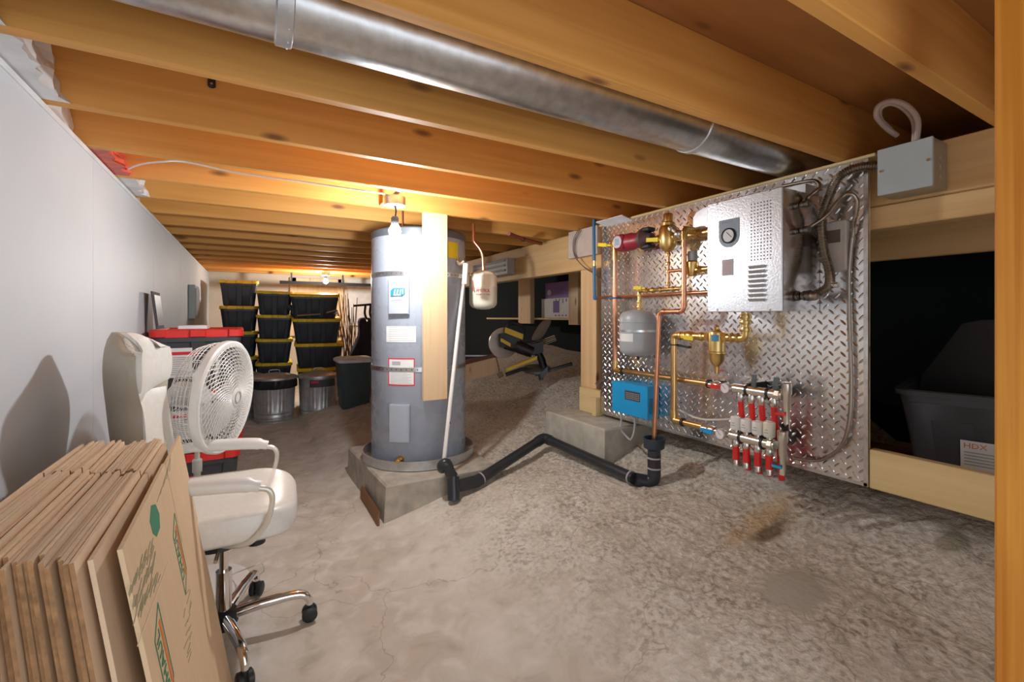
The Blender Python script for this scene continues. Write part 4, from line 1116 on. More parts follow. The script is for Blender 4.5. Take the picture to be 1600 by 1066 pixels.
# grey louvred unit at the far end of the beam
a = P(748, 440, X=2.02); b2 = P(790, 430, X=2.02)
gv = thing('baseboard_heater', (2.06, b2.y, 1.5), 'grey metal baseboard heater fixed to the far part of the beam', 'heater')
zz0, zz1 = P(790, 428, X=2.02).z, P(790, 403, X=2.02).z
m = MB().bbox((2.04, b2.y, zz0), (2.117, a.y + .2, zz1), .004); m.build('case', plain('heater casing', (.42, .40, .38), .5), gv)
m = MB()
for k in range(3): m.box((2.032, b2.y + .05, zz0 + .03 + k * .045), (2.04, a.y + .15, zz0 + .048 + k * .045))
m.build('louvre', inkgrey, gv)

# ================================================================== CARDBOARD
def sheet(name, mat, topn, topf, d, hgt, th, slot=True):
    """flattened box: near and far top corners, foot shifted d to the right, panel height along the lean"""
    n_, f_ = Vector(topn), Vector(topf)
    ey_ = (f_ - n_); Ln = ey_.length; ey_.normalize()
    up_ = V(-d, 0, n_.z).normalized(); up_ = (up_ - ey_ * up_.dot(ey_)).normalized()
    Hh = n_.z / up_.z
    o = n_ - up_ * Hh
    s = Ln * .60 + R.uniform(-.006, .006); g = .004; dp = .20
    jit = [R.uniform(-.004, .004) for _ in range(4)]
    poly = [(0, 0), (Ln, 0), (Ln + jit[0], Hh * .5), (Ln, Hh + jit[1]), (s + g, Hh + jit[2]), (s + g, Hh - dp), (s - g, Hh - dp), (s - g, Hh + jit[3]), (0, Hh), (-.003, Hh * .5)]
    return MB().prism(poly, o, ey_, up_, th), o, ey_, up_, Ln, Hh
medge = plain('shaded corrugated edge', (.36, .19, .085), .9, 0, .25, .6, 60)  # darker cut flutes, with the shade on the sheet ends put into the colour
def flute_shade(o):
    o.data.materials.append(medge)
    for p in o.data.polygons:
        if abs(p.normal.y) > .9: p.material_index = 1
NS = 26
for i in range(NS):
    k = i / (NS - 1)
    x = -.415 + .195 * k + R.uniform(-.0004, .0004)
    yn = .99 - .12 * k + R.uniform(-.02, .02); yf = 1.70 - .11 * k + R.uniform(-.01, .01)
    z = .80 + R.uniform(-.006, .006)
    d = .05 + .06 * k
    m, *_ = sheet('b', None, (x, yn, z), (x, yf, z), d, .8, .0056)
    o = m.build('flattened_box', mcard, smooth=False); flute_shade(o)
    if i == 0: lab = 'flattened cardboard box nearest the white wall in the upright stack'
    elif i == NS - 1: lab = 'flattened cardboard box closing the right side of the tight upright stack'
    else: lab = 'plain flattened cardboard box, %s from the wall in the tight upright stack' % (ORD[i] if i < len(ORD) else 'twenty-%s' % ORD[i - 20])
    tag(o, lab, 'cardboard box', 'flattened boxes stacked against the wall')
m, *_ = sheet('b', None, (-.205, .875, .797), (-.212, 1.58, .80), .118, .8, .0062)
tag(m.build('flattened_box', mcard, smooth=False), 'flattened cardboard box leaning loose between the stack and the printed box', 'cardboard box')
m, so, se, su, sL, sH = sheet('b', None, (-.178, .905, .792), (-.190, 1.675, .795), .132, .8, .0065)
pb = m.build('flattened_box', mcard2, smooth=False); tag(pb, 'flattened moving box with green and orange print, outermost of the leaning boxes', 'cardboard box')
ORG[pb.name] = Vector(pb.location)
sn = se.cross(su)
def sp(u, v):   # point on the sheet face seen at (u,v)
    a = (u - 800.0) / F; b_ = (HV - v) / F; ray = V(dX + a * dY, dY - a * dX, b_)
    o = so + sn * .0068; t = (o - V(0, 0, EYE)).dot(sn) / ray.dot(sn); return V(0, 0, EYE) + ray * t
# printed marks on it
def mark(pts, mat, name='print'):
    ps = [sp(u, v) for u, v in pts]
    loc = [((p - so).dot(se), (p - so).dot(su)) for p in ps]
    ar = sum(loc[i][0] * loc[(i + 1) % len(loc)][1] - loc[(i + 1) % len(loc)][0] * loc[i][1] for i in range(len(loc)))
    if ar < 0: loc = loc[::-1]
    return MB().prism(loc, so + sn * .0066, se, su, .0004).build(name, mat, pb, smooth=False)
def line(a, b2, w, mat, name='print_line', dd=.0008):
    a = sp(*a); b2 = sp(*b2); d = (b2 - a); L_ = d.length; d.normalize(); s = sn.cross(d)
    return MB().obox((a + b2) / 2 + sn * dd * .5, d * L_ / 2, s * w, sn * .0003)
for (cu, cv, tl) in (((281, 865), None, 0), ((257, 1030), None, 0)):
    c = sp(*cu); w, hh = (.062, .017)
    # frame parallelogram, lettering up the sheet
    m = MB(); 
    q = [(c - su * .085 - se * .034), (c - su * .055 + se * .036), (c + su * .085 + se * .036), (c + su * .055 - se * .034)]
    for a, b3 in zip(q, q[1:] + q[:1]):
        d = (b3 - a); L_ = d.length; d.normalize(); s = sn.cross(d); m.obox((a + b3) / 2 + sn * .0004, d * L_ / 2, s * .0014, sn * .0003)
    m.build('logo_frame', inkgreen, pb, smooth=False)
    m = MB(); m.obox(c + se * .021 + sn * .0004 - su * .002, su * .062, se * .006, sn * .0003); m.build('logo_stripe', inkorange, pb, smooth=False)
    text('UHAUL', c - se * .009 + sn * .0002, su, -se, .042, inkgreen, pb, maxw=.11)
mark([(236, 790), (243, 788), (249, 803), (250, 825), (245, 839), (239, 834), (234, 815)], inkgreen)
m = MB(); rr2 = random.Random(3)
for k in range(26):
    u = 188 + 36 * (k / 26); v = 900 - 70 * (k / 26)
    for j in range(3):
        a = (u + 14 + j * 4 + rr2.uniform(-3, 3), v + 30 + j * 22 + rr2.uniform(-6, 6)); b3 = (a[0] + 4, a[1] - 12 - rr2.uniform(0, 12)); mm = line(a, b3, .0009, None); m.v += []; m.add(mm.v, mm.f)
m.build('printed_text', inkgreen2, pb, smooth=False)
m = MB()
for k in range(16):
    for j in range(2):
        a = (250 - k * 1.5 + j * 5, 740 + k * 4 + 60 * j + 0); 
    a = (297 - rr2.uniform(0, 12), 930 + k * 7); b3 = (a[0] + rr2.uniform(2, 7), a[1] - rr2.uniform(8, 20)); mm = line(a, b3, .0009, None); m.add(mm.v, mm.f)
for k in range(5):
    mm = line((245 + k * 5, 775 - k * 12 + 10), (262 + k * 1.0, 735 - k * 6), .0005, None); m.add(mm.v, mm.f)
m.build('printed_text', inkgreen2, pb, smooth=False)
m = MB(); mm = line((214, 1010), (262, 880), .0012, None); m.add(mm.v, mm.f); m.build('fold_crease', plain('crease', (.78, .62, .42), .8), pb, smooth=False)

# ================================================================== OFFICE CHAIR
ch = thing('office_chair', (0, 0, 0), 'white leather office chair with chrome star base behind the cardboard', 'chair')
def superell(c, s, e1=.5, e2=.5, n=32, m_=18, fn=None):
    rings = []
    f = lambda w, e: math.copysign(abs(w) ** e, w)
    for i in range(m_ + 1):
        ph = -PI / 2 + PI * i / m_; ring_ = []
        for j in range(n):
            th = 2 * PI * j / n
            p = V(s[0] * f(math.cos(ph), e1) * f(math.cos(th), e2), s[1] * f(math.cos(ph), e1) * f(math.sin(th), e2), s[2] * f(math.sin(ph), e1))
            if fn: p = fn(p)
            ring_.append(p + V(*c))
        rings.append(ring_)
    return MB().loft(rings)
def seatfn(p):
    if p.x > .1: p = V(p.x, p.y, p.z - .45 * (p.x - .1) ** 2 * 1.6 / .16 * .16)
    return V(p.x, p.y, p.z + (.02 * (abs(p.y) / .25) ** 2 if p.z > 0 else 0))
superell((-.01, 0, .476), (.245, .25, .052), .45, .5, 40, 18, seatfn).build('seat', whitegl, ch)
superell((-.01, 0, .456), (.238, .243, .034), .5, .5, 40, 14, seatfn).build('seat_skirt', greyleather, ch)
superell((-.02, 0, .43), (.205, .18, .03), .4, .5, 30, 10).build('seat_underside', beige, ch)
# back: concave shell
def backsurf(k, w, off):
    z = .50 + .60 * k
    if k < .62: hw_ = .235 - .08 * math.sin(k / .62 * PI / 2) ** 1.5
    else:
        q = (k - .62) / .38; hw_ = .155 + .042 * math.sin(min(q * 2.0, 1) * PI / 2) - .10 * max(0, (q - .45) / .55) ** 2.6
    x = -.222 - .07 * k + .075 * (w * w) * (.6 + .5 * k) + off
    y = w * hw_
    if k > .9: z -= .06 * (abs(w) ** 3) * ((k - .9) / .1)
    return V(x, y, z)
def shell(k0, k1, w0, w1, o0, o1, nk=26, nw=22):
    rings = []
    for i in range(nk + 1):
        k = k0 + (k1 - k0) * i / nk
        e = math.sin(PI * min(max((i + .35) / (nk + .7), 0), 1)) ** .35
        f_ = [backsurf(k, w0 + (w1 - w0) * j / nw, o0 + (o1 - o0) * (math.sin(PI * (j + .3) / (nw + .6)) ** .35) * e) for j in range(nw + 1)]
        b_ = [backsurf(k, w0 + (w1 - w0) * j / nw, o0) for j in range(nw, -1, -1)]
        rings.append(f_[::-1] + b_[::-1])
    return MB().loft([r[::-1] for r in rings])
shell(0, 1, -1, 1, .004, -.055).build('back_shell', beige, ch)
shell(.0, .66, -.97, .97, .0, .042).build('backrest', whitegl, ch)
# head pad with pointed lower edge
rings = []
for i in range(21):
    q = i / 20; r_ = []
    for j in range(25):
        w = -1 + 2 * j / 24
        k = (.60 + .10 * abs(w) ** .8) * (1 - q) + .995 * q
        e = (math.sin(PI * (q * .96 + .02)) ** .35) * (math.sin(PI * (j + .3) / 24.6) ** .35)
        r_.append(backsurf(k, w * .98, .004 + .055 * e))
    for j in range(24, -1, -1):
        w = -1 + 2 * j / 24; k = (.60 + .10 * abs(w) ** .8) * (1 - q) + .995 * q
        r_.append(backsurf(k, w * .98, .004))
    rings.append(r_)
MB().loft(rings).build('headrest', whitegl, ch)
for s in (-1, 1):
    y = s * .255
    m = MB().tube([(-.20, y, .635), (-.1, y, .64), (.0, y, .635), (.08, y, .628), (.125, y, .615)], [.02, .023, .023, .023, .018], 14, 4)
    ap = m.build('armrest', white, ch)
    m = MB().tube([(.11, y, .612), (.15, y, .60), (.16, y, .56), (.14, y, .49), (.09, y * .97, .44), (.02, y * .75, .425), (-.02, y * .4, .41)], .009, 10, 6)
    m.tube([(-.19, y, .65), (-.245, y, .62), (-.24, y, .54), (-.2, y * .98, .46), (-.12, y * .8, .43)], .009, 10, 6)
    m.build('arm_loop', plain('arm frame', (.72, .68, .6), .3, .3), ap)
m = MB().bbox((-.12, -.06, .36), (.10, .06, .40), .01); m.build('tilt_mechanism', black, ch)
m = MB().tube([(.0, -.05, .385), (.0, -.2, .38)], .006, 8); m.build('lever', chrome, ch)
m = MB().cyl((.10, .0, .33), (.10, 0, .39), .03, None, 18); m.build('tension_knob', black, ch)
m = superell((-.01, -.06, .375), (.055, .05, .016), .6, .7, 20, 8); m.build('lever_paddle', plain('paddle', (.05, .05, .055), .4), ch)
m = MB().cyl((0, 0, .24), (0, 0, .36), .014, None, 20); m.build('gas_rod', chrome, ch)
m = MB().cyl((0, 0, .1), (0, 0, .255), .025, None, 24); m.build('gas_cylinder', chrome, ch)
m = MB().lathe([(.0, .045), (.03, .05), (.045, .07), (.045, .105), (.038, .115), (.027, .12), (0, .12)], (0, 0, 0), (0, 0, 1), 24); m.build('hub', black, ch)
for i in range(5):
    a = math.radians(0 + i * 72); e = V(math.cos(a), math.sin(a), 0)
    m = MB().tube([e * .035 + V(0, 0, .095), e * .12 + V(0, 0, .105), e * .21 + V(0, 0, .108), e * .255 + V(0, 0, .10), e * .275 + V(0, 0, .078), e * .277 + V(0, 0, .06)], [.019, .018, .016, .015, .013, .012], 14, 4)
    lg = m.build('leg', chrome, ch)
    s2 = V(-e.y, e.x, 0); c = e * .277 + V(0, 0, .027)
    m = MB()
    for s in (-1, 1): m.lathe([(0, 0), (.024, 0), (.027, .004), (.027, .016), (.02, .02), (0, .02)], c + s2 * s * .004, s2 * s, 20)
    m.cyl(c, e * .277 + V(0, 0, .062), .012, None, 12); m.build('caster', black, lg)
ch.location = (-.083, 1.90, 0); ch.rotation_euler = (0, 0, math.radians(-4))

# ================================================================== FAN
fa = thing('pedestal_fan', (0, 0, 0), 'white pedestal fan with round grille between the chair and red-lid totes', 'fan')
RF = .225
# local: fan faces +x at height hf
hf = .815
def fp(x, r, a): return V(x, r * math.cos(a), r * math.sin(a))
Tm = Matrix.Translation((.085, 0, hf)) @ Matrix.Rotation(math.radians(4), 4, 'Y')
def dome(r): return .03 + .04 * math.sqrt(max(0, 1 - (r / RF) ** 2))
m = MB(); m.M = Tm
for k in range(14):
    r = .04 + (RF - .012 - .04) * k / 13
    m.tube([fp(dome(r), r, 2 * PI * j / 48) for j in range(49)], .0013, 4)
for k in range(54):
    a0 = 2 * PI * k / 54
    m.tube([fp(dome(r), r, a0 + 1.15 * max(0, (r - .035) / (RF - .035)) ** .9) for r in [.033 + (RF - .035) * j / 10 for j in range(11)]], .0016, 4)
m.build('front_grille', white, fa, angle=60)
m = MB(); m.M = Tm
for k in range(40):
    a = 2 * PI * k / 40
    m.tube([fp(.02, RF, a), fp(-.03, RF - .003, a), fp(-.075, RF - .02, a), fp(-.105, RF - .08, a), fp(-.11, .06, a)], .0015, 4)
for x, r in ((-.0, RF), (-.015, RF), (-.03, RF - .003), (-.045, RF - .008), (-.06, RF - .014), (-.075, RF - .02), (-.095, RF - .05), (-.105, RF - .08), (-.11, .1)):
    m.tube([fp(x, r, 2 * PI * j / 48) for j in range(49)], .0015, 4)
m.build('rear_grille', white, fa, angle=60)
m = MB(); m.M = Tm
m.lathe([(RF - .008, .008), (RF + .008, .008), (RF + .010, .014), (RF + .010, .034), (RF + .004, .040), (RF - .014, .038), (RF - .014, .034), (RF - .006, .03), (RF - .008, .008)], (0, 0, 0), (1, 0, 0), 64, caps=False); m.build('rim', white, fa)
m = MB(); m.M = Tm; m.lathe([(.0, .064), (.036, .064), (.038, .068), (.036, .074), (.0, .076)], (0, 0, 0), (1, 0, 0), 28); hb = m.build('centre_badge', white, fa)
m = MB(); m.M = Tm; m.lathe([(.021, .075), (.025, .075), (.025, .078), (.021, .078), (.021, .075)], (0, 0, 0), (1, 0, 0), 28, caps=False); m.build('badge_ring', inkgrey, hb)
for k in range(5):
    m = MB(); m.M = Tm @ Matrix.Rotation(2 * PI * k / 5 + .3, 4, 'X')
    rings = []
    for j in range(9):
        r = .03 + .155 * j / 8; w = .03 + .055 * math.sin(j / 8 * PI * .8); tw = .7 - .35 * j / 8; sweep = -.02 * j / 8
        pts = []
        for s, th in ((-1, 0), (1, 0), (1, .002), (-1, .002)):
            pts.append(V(-.02 + s * w * math.sin(tw) * .5 + th, r, s * w * math.cos(tw) * .8 + sweep))
        rings.append(pts)
    m.loft(rings); m.build('blade', plain('blade', (.74, .74, .72), .35), fa)
m = MB(); m.M = Tm; m.lathe([(0, -.19), (.03, -.188), (.05, -.17), (.055, -.14), (.055, -.11), (.03, -.05), (.012, -.02), (.012, .05)], (0, 0, 0), (1, 0, 0), 24); m.build('motor', white, fa)
m = MB(); m.cyl((0, 0, .03), (0, 0, .55), .0125, None, 16); m.cyl((0, 0, .5), (0, 0, .80), .0095, None, 16); m.lathe([(.018, 0), (.018, .05), (.013, .055)], (0, 0, .5), (0, 0, 1), 16); m.bbox((-.03, -.022, .76), (.02, .022, .85), .008); m.build('pole', white, fa)
m = MB().lathe([(0, .0), (.19, .0), (.195, .006), (.19, .014), (.1, .022), (.04, .03), (.032, .06), (.02, .09), (0, .09)], (0, 0, 0), (0, 0, 1), 48); m.build('base', white, fa)
fa.location = (-.195, 2.31, 0); fa.rotation_euler = (0, 0, math.radians(-23))
m = MB().tube([P(330, 912, Z=.02), P(370, 895, Z=.05), P(395, 885, Z=.13), P(408, 880, Z=.12), P(412, 893, Z=.05), P(398, 903, Z=.02), P(398, 912, Z=.006)], .0025, 8, 8)
tag(m.build('power_cord', cord), 'thin white power cord looping over the fan base', 'cord')

# ================================================================== TOTES
def ribbed(w, d, r, z, inset, nr_long, nr_short, n=14):
    """rounded rectangle outline with grooves pushed in along each side"""
    pts = []
    def side(x0, y0, x1, y1, nx_, ny_, cnt):
        L_ = math.hypot(x1 - x0, y1 - y0)
        for k in range(cnt):
            c0 = (k + .5) / cnt; hw_ = .28 / cnt
            for t, i_ in ((c0 - hw_ - .02, 0), (c0 - hw_, inset), (c0 + hw_, inset), (c0 + hw_ + .02, 0)):
                pts.append((x0 + (x1 - x0) * t - nx_ * i_, y0 + (y1 - y0) * t - ny_ * i_, z))
    cs = [(w / 2, d / 2), (-w / 2, d / 2), (-w / 2, -d / 2), (w / 2, -d / 2)]
    def corner(sx, sy, a):
        for k in range(5):
            t = a + PI / 2 * k / 4; pts.append((sx * (w / 2 - r) + r * math.cos(t), sy * (d / 2 - r) + r * math.sin(t), z))
    corner(1, 1, 0); side(w / 2 - r, d / 2, -w / 2 + r, d / 2, 0, 1, nr_short)
    corner(-1, 1, PI / 2); side(-w / 2, d / 2 - r, -w / 2, -d / 2 + r, -1, 0, nr_long)
    corner(-1, -1, PI); side(-w / 2 + r, -d / 2, w / 2 - r, -d / 2, 0, -1, nr_short)
    corner(1, -1, 3 * PI / 2); side(w / 2, -d / 2 + r, w / 2, d / 2 - r, 1, 0, nr_long)
    return pts
def tote(w, d, h, body_m, lid_m, label, cat, group=None, lab=False, open_=False):
    t = thing('storage_tote', (0, 0, 0), label, cat, group)
    wt, dt, wb, db = w * .93, d * .95, w * .80, d * .84
    m = MB(); hb = h * .93 if not open_ else h
    rings = [ribbed(wb - .02, db - .02, .03, 0, .0, 3, 2), ribbed(wb, db, .035, .01, .006, 3, 2), ribbed((wb + wt) / 2, (db + dt) / 2, .035, hb * .5, .008, 3, 2), ribbed(wt, dt, .035, hb * .86, .008, 3, 2), ribbed(wt + .004, dt + .004, .035, hb * .865, 0, 3, 2), ribbed(wt + .004, dt + .004, .035, hb, 0, 3, 2)]
    if open_:
        rings = rings[:-1] + [ribbed(wt + .004, dt + .004, .035, hb * .93, 0, 3, 2), ribbed(w, d, .05, hb * .935, 0, 3, 2), ribbed(w + .004, d + .004, .05, hb * .985, 0, 3, 2), ribbed(w - .008, d - .008, .05, hb, 0, 3, 2), ribbed(wt - .012, dt - .012, .035, hb * .985, 0, 3, 2), ribbed(wb - .01, db - .01, .03, .012, 0, 3, 2)]
        m.loft(rings)
    else: m.loft(rings)
    m.build('body', body_m, t)
    if not open_:
        m = MB(); z0 = h * .875
        m.loft([ribbed(w * .96, d * .97, .04, z0, 0, 3, 2), ribbed(w, d, .04, z0 + .004, .012, 3, 2), ribbed(w + .002, d + .002, .04, h * .985, .012, 3, 2), ribbed(w - .01, d - .01, .04, h, .01, 3, 2), ribbed(w - .06, d - .06, .03, h, 0, 3, 2), ribbed(w - .07, d - .07, .03, h - .008, 0, 3, 2)])
        m.build('lid', lid_m, t)
    if lab:
        m = MB(); yl_ = -dt / 2 * .985 - .002; zc_ = h * .47
        tilt = (dt - db) / 2 / hb
        m.obox((-.085 + lab * .0, yl_ + .010, zc_), (.058, 0, 0), (0, .0008, 0), (0, -tilt * .085, .085)); lo = m.build('label', paper, t, smooth=False)
        m = MB(); m.obox((-.085 + lab * .0 + .015, yl_ + .0088 - tilt * .05, zc_ + .054), (.075, 0, 0), (0, .0008, 0), (0, -tilt * .009, .009)); m.build('label_band', inkred, lo, smooth=False)
        m = MB()
        for k in range(9): m.obox((-.085 + lab * .0 - .003 * (k % 3), yl_ + .0088 - tilt * (.03 - k * .013), zc_ + .03 - k * .012), (.045, 0, 0), (0, .0008, 0), (0, 0, .0022))
        m.build('label_print', inkgrey, lo, smooth=False)
    return t
# red lid stack near the wall
posr = P(300, 512, Z=1.09)
rt = tote(.455, .66, .358, dgrey, redp, 'x', 'tote', 'red-lid totes', lab=1)
for k in range(3):
    o = rt if k == 0 else copy_tree(rt)
    o.location = (-.279 + .004 * k, 3.50, .358 * k + .001 * k)
    o.rotation_euler = (0, 0, math.radians(-1 + k))
    o['label'] = ('dark grey tote with red lid, bottom of the three behind the fan', 'dark grey tote with red lid, middle of the three behind the fan', 'dark grey tote with red lid, top of the three behind the fan')[k]
ztop = .358 * 3 + .003
a = P(283, 509, D=2.72); b2 = P(325, 509, D=2.72)
m = MB().bbox((a.x, 3.20, ztop), (b2.x, 3.42, ztop + .022), .003); tag(m.build('white_box', white), 'flat white box lying on the top red-lid tote', 'box')
fr = thing('picture_frame', (-.42, 3.35, ztop + .023), 'dark upright frames leaning on the wall above the red-lid tote', 'picture frame')
m = MB().obox((-.475, 3.36, ztop + .11), (.004, 0, .0), (0, .12, 0), (-.012, 0, .107)); m.build('frame', ink, fr)
m = MB().obox((-.468, 3.36, ztop + .11), (.001, 0, .0), (0, .10, 0), (-.010, 0, .088)); m.build('picture', plain('grey picture', (.3, .3, .32), .3), fr)

# yellow lid stacks in the back
yt = tote(.425, .60, .30, slate, yellow, 'x', 'tote', 'yellow-lid totes')
def place_stack(n, x, y, yaw, tilt, names, dz=.301, sc=(1, 1, 1), first=None, z0=.0, jx=.0):
    out = []
    Rm = Matrix.Rotation(math.radians(tilt), 3, 'Y') 
    for k in range(n):
        o = first if (first and k == 0) else copy_tree(yt)
        off = Rm @ Vector((0, 0, dz * k))
        o.location = (x + off.x + jx * (k % 2), y, z0 + off.z)
        o.rotation_euler = (0, math.radians(tilt), math.radians(yaw + R.uniform(-1.5, 1.5)))
        o.scale = sc
        o['label'] = 'yellow-lid tote, ' + names[k]
        out.append(o)
    return out
pos5 = ['bottom', 'second from the bottom', 'middle', 'second from the top', 'top']
place_stack(5, -.135, 6.95, 2, 0, ['%s of the tall left stack at the back' % q for q in pos5], .322, (1.02, 1, 1.065), yt)
place_stack(5, .25, 6.55, -3, 1, ['%s of the middle stack at the back' % q for q in pos5], .293, (.96, 1, .972), None, .0)
place_stack(4, .77, 6.2, 90 - 4, -5, ['%s of the right stack at the back' % q for q in ('bottom', 'second from the bottom', 'second from the top', 'top')], .302, (.97, .93, 1.0), None, .24)
# small items between
pl_ = P(497, 492, D=5.5)
m = MB().tube([P(465, 493, D=5.42), P(500, 491, D=5.42)], .009, 8); m.tube([P(510, 489, D=5.42), P(517, 487, D=5.42), P(526, 485, D=5.42), P(527, 489, D=5.42), P(522, 490, D=5.42)], .008, 8, 4)
tag(m.build('metal_rod', steel), 'thin metal rod lying on the tote ledge of the right stack', 'rod')
m = MB(); q = P(457, 484, D=5.5)
for k in range(7): m.sphere(q + V(R.uniform(-.04, .04), R.uniform(-.03, .03), R.uniform(-.06, .06)), .03, 8, 6, (1, .8, 1.3))
tag(m.build('cable_coil', slate), 'dark bundled coil wedged between middle and right stacks', 'coil')

# ================================================================== CANS
def trashcan(lab, bag=False):
    t = thing('trash_can', (0, 0, 0), lab, 'trash can', 'metal trash cans')
    def fn(r, h, a):
        if .13 < h < .42: return r - .0045 * (1 + math.cos(a * 34)) * .8
        return r
    prof = [(.185, 0), (.19, .008), (.185, .016), (.19, .024), (.193, .04), (.187, .05), (.195, .06), (.195, .085), (.189, .095), (.197, .105), (.198, .13), (.199, .14), (.21, .41), (.211, .42), (.212, .47), (.216, .475), (.216, .48)]
    m = MB().lathe(prof, (0, 0, 0), (0, 0, 1), 136, fn=fn); m.build('body', galvdull, t)
    m = MB().lathe([(.222, .462), (.228, .466), (.228, .488), (.222, .494), (.15, .515), (.06, .53), (0, .533)], (0, 0, 0), (0, 0, 1), 48); m.tube([(-.05, 0, .525), (-.045, 0, .56), (.045, 0, .56), (.05, 0, .525)], .006, 8, 3); m.build('lid', galvdull, t)
    if bag:
        def fb(r, h, a): return r + .006 * math.sin(a * 9) + .004 * math.sin(a * 17 + h * 30)
        m = MB().lathe([(.213, .37), (.222, .385), (.224, .43), (.219, .468)], (0, 0, 0), (0, 0, 1), 96, fn=fb, caps=False); m.build('bin_liner', black, t)
    return t
def stand(o, u, v, D=None, rz=0):
    p = P(u, v, Z=0.0)
    if D: p = P(u, v, D=D)
    o.location = (p.x, p.y, max(0, 0)); o.rotation_euler = (0, 0, rz)
t = trashcan('ribbed galvanised trash can with a black liner under its lid, left of the labelled can', True); q = P(430, 663, Z=0); t.location = (q.x, q.y + .19, 0)
t = trashcan('ribbed galvanised trash can with a dark label under its lid'); q = P(497, 657, Z=0); t.location = (q.x + .03, q.y + .19, 0)
m = MB().lathe([(.214, .36), (.216, .455)], (0, 0, 0), (0, 0, 1), 10, math.radians(235), math.radians(305), caps=False); 
lbn = MB()
for i_ in range(11):
    pass
ri = []
for k in range(11):
    a = math.radians(-122 + k * 7.5); c_, s_2 = math.cos(a), math.sin(a)
    ri.append([(.2125 * c_, .2125 * s_2, .37), (.2175 * c_, .2175 * s_2, .37), (.2175 * c_, .2175 * s_2, .45), (.2125 * c_, .2125 * s_2, .45)])
lo = MB().loft(ri).build('label', ink, t)
ri = []
for k in range(5):
    a = math.radians(-118 + k * 5); c_, s_2 = math.cos(a), math.sin(a)
    ri.append([(.2176 * c_, .2176 * s_2, .415), (.2182 * c_, .2182 * s_2, .415), (.2182 * c_, .2182 * s_2, .44), (.2176 * c_, .2176 * s_2, .44)])
MB().loft(ri).build('label_print', inkred, lo)
t = trashcan('galvanised trash can mostly hidden behind the fan'); q = P(375, 660, Z=0); t.location = (q.x, q.y + .22, 0)
tc2 = thing('plastic_bin', (.95, 5.2, 0), 'dark teal plastic bin with pale lid beside the water heater', 'bin')
px_ = P(553, 600, D=5.0); zf = .10
m = MB(); cx, cy = px_.x, px_.y
m.loft([rrect(.27, .30, .05, zf, cx, cy), rrect(.35, .38, .06, zf + .56, cx, cy)]); m.build('body', tealp, tc2)
m = MB().loft([rrect(.37, .40, .06, zf + .56, cx, cy), rrect(.385, .415, .06, zf + .57, cx, cy), rrect(.385, .415, .06, zf + .59, cx, cy), rrect(.34, .37, .06, zf + .605, cx, cy)]); m.build('lid', ltgrey, tc2)
q = P(577, 598, D=5.3)
m = MB().lathe([(.13, 0), (.16, .30), (.17, .3), (.17, .32), (.14, .33), (0, .33)], (q.x + .1, q.y + .08, .22), (0, 0, 1), 28); tag(m.build('orange_bucket', orange), 'orange bucket peeking out left of the water heater', 'bucket')
# reeds and bag
m = MB()
q0 = P(538, 560, D=6.2)
for k in range(46):
    b_ = q0 + V(R.uniform(-.13, .15), R.uniform(-.08, .08), -.55); tp = b_ + V(R.uniform(-.22, .10), R.uniform(-.05, .08), R.uniform(.9, 1.45))
    m.tube([b_, b_.lerp(tp, .5) + V(R.uniform(-.03, .03), 0, 0), tp], .005, 5)
tag(m.build('reed_bundle', reed), 'bundle of brown reeds leaning right of the stacked totes', 'reed bundle')
q = P(571, 535, D=6.0)
m = superell((q.x, q.y, q.z - .05), (.16, .12, .38), .7, .7, 20, 14, lambda p: V(p.x + .06 * math.sin(p.z * 9), p.y, p.z)); tag(m.build('golf_bag', darkcloth), 'dark bag standing behind the plastic bin', 'bag')
# black wall rail with hooks
m = MB(); a = P(437, 441, Y=7.6); b2 = P(600, 443, Y=7.6)
m.box((a.x, 7.55, 1.745), (2.4, 7.6, 1.7765)); 
rl = thing('ceiling_rail', (1.4, 7.6, 1.74), 'long black rail under the joists near the back wall', 'rail')
a = P(437, 441, Y=7.2)
m = MB().box((a.x, 7.18, a.z - .022), (2.3, 7.22, a.z + .022)); m.build('bar', plain('matt black', (.008, .008, .008), .95), rl)
m = MB(); 
for x in (a.x + .15, 1.2): m.box((x - .01, 7.19, a.z + .022), (x + .01, 7.21, JB)) 
m.build('hanger', black, rl)
hk = thing('hook_rack', tuple(P(565, 478, D=5.6)), 'black hook rack with curved hooks left of the water heater', 'rack')
a = P(553, 478, D=5.7); b2 = P(600, 474, D=5.6)
m = MB().tube([a, b2], .014, 8); m.build('bar', black, hk)
for u in (571, 579):
    m = MB().tube([P(u, 478, D=5.65), P(u - 1, 490, D=5.6), P(u + 2, 499, D=5.55), P(u + 4, 503, D=5.5)], .014, 8, 4); m.build('hook', black, hk)
m = MB().tube([b2, V(b2.x, b2.y, JT)], .012, 8); m.build('drop_bar', black, hk)

# wooden hatch on the back wall, panels
a = P(455, 446, Y=7.89); b2 = P(533, 475, Y=7.89)
hp = thing('wood_hatch', (a.x, 7.88, 1.2), 'wooden framed hatch high on the back wall behind the far bulb', 'hatch')
MB().bbox((a.x, 7.86, .9), (b2.x, 7.899, 1.70), .004).build('panel', wpost, hp)
m = MB()
for x in (a.x - .02, b2.x - .06): m.bbox((x, 7.84, .85), (x + .09, 7.899, 1.76), .004)
m.bbox((a.x, 7.84, 1.68), (b2.x, 7.86, 1.76), .004); m.build('frame', wpale, hp)
m = MB().bbox((b2.x + .1, 7.87, 1.0), (3.2, 7.899, 1.775), .003); tag(m.build('white_sheet', plain('white wall board', (.8, .78, .75), .6), smooth=False), 'white board sheathing the upper right of the back wall', 'wall board')
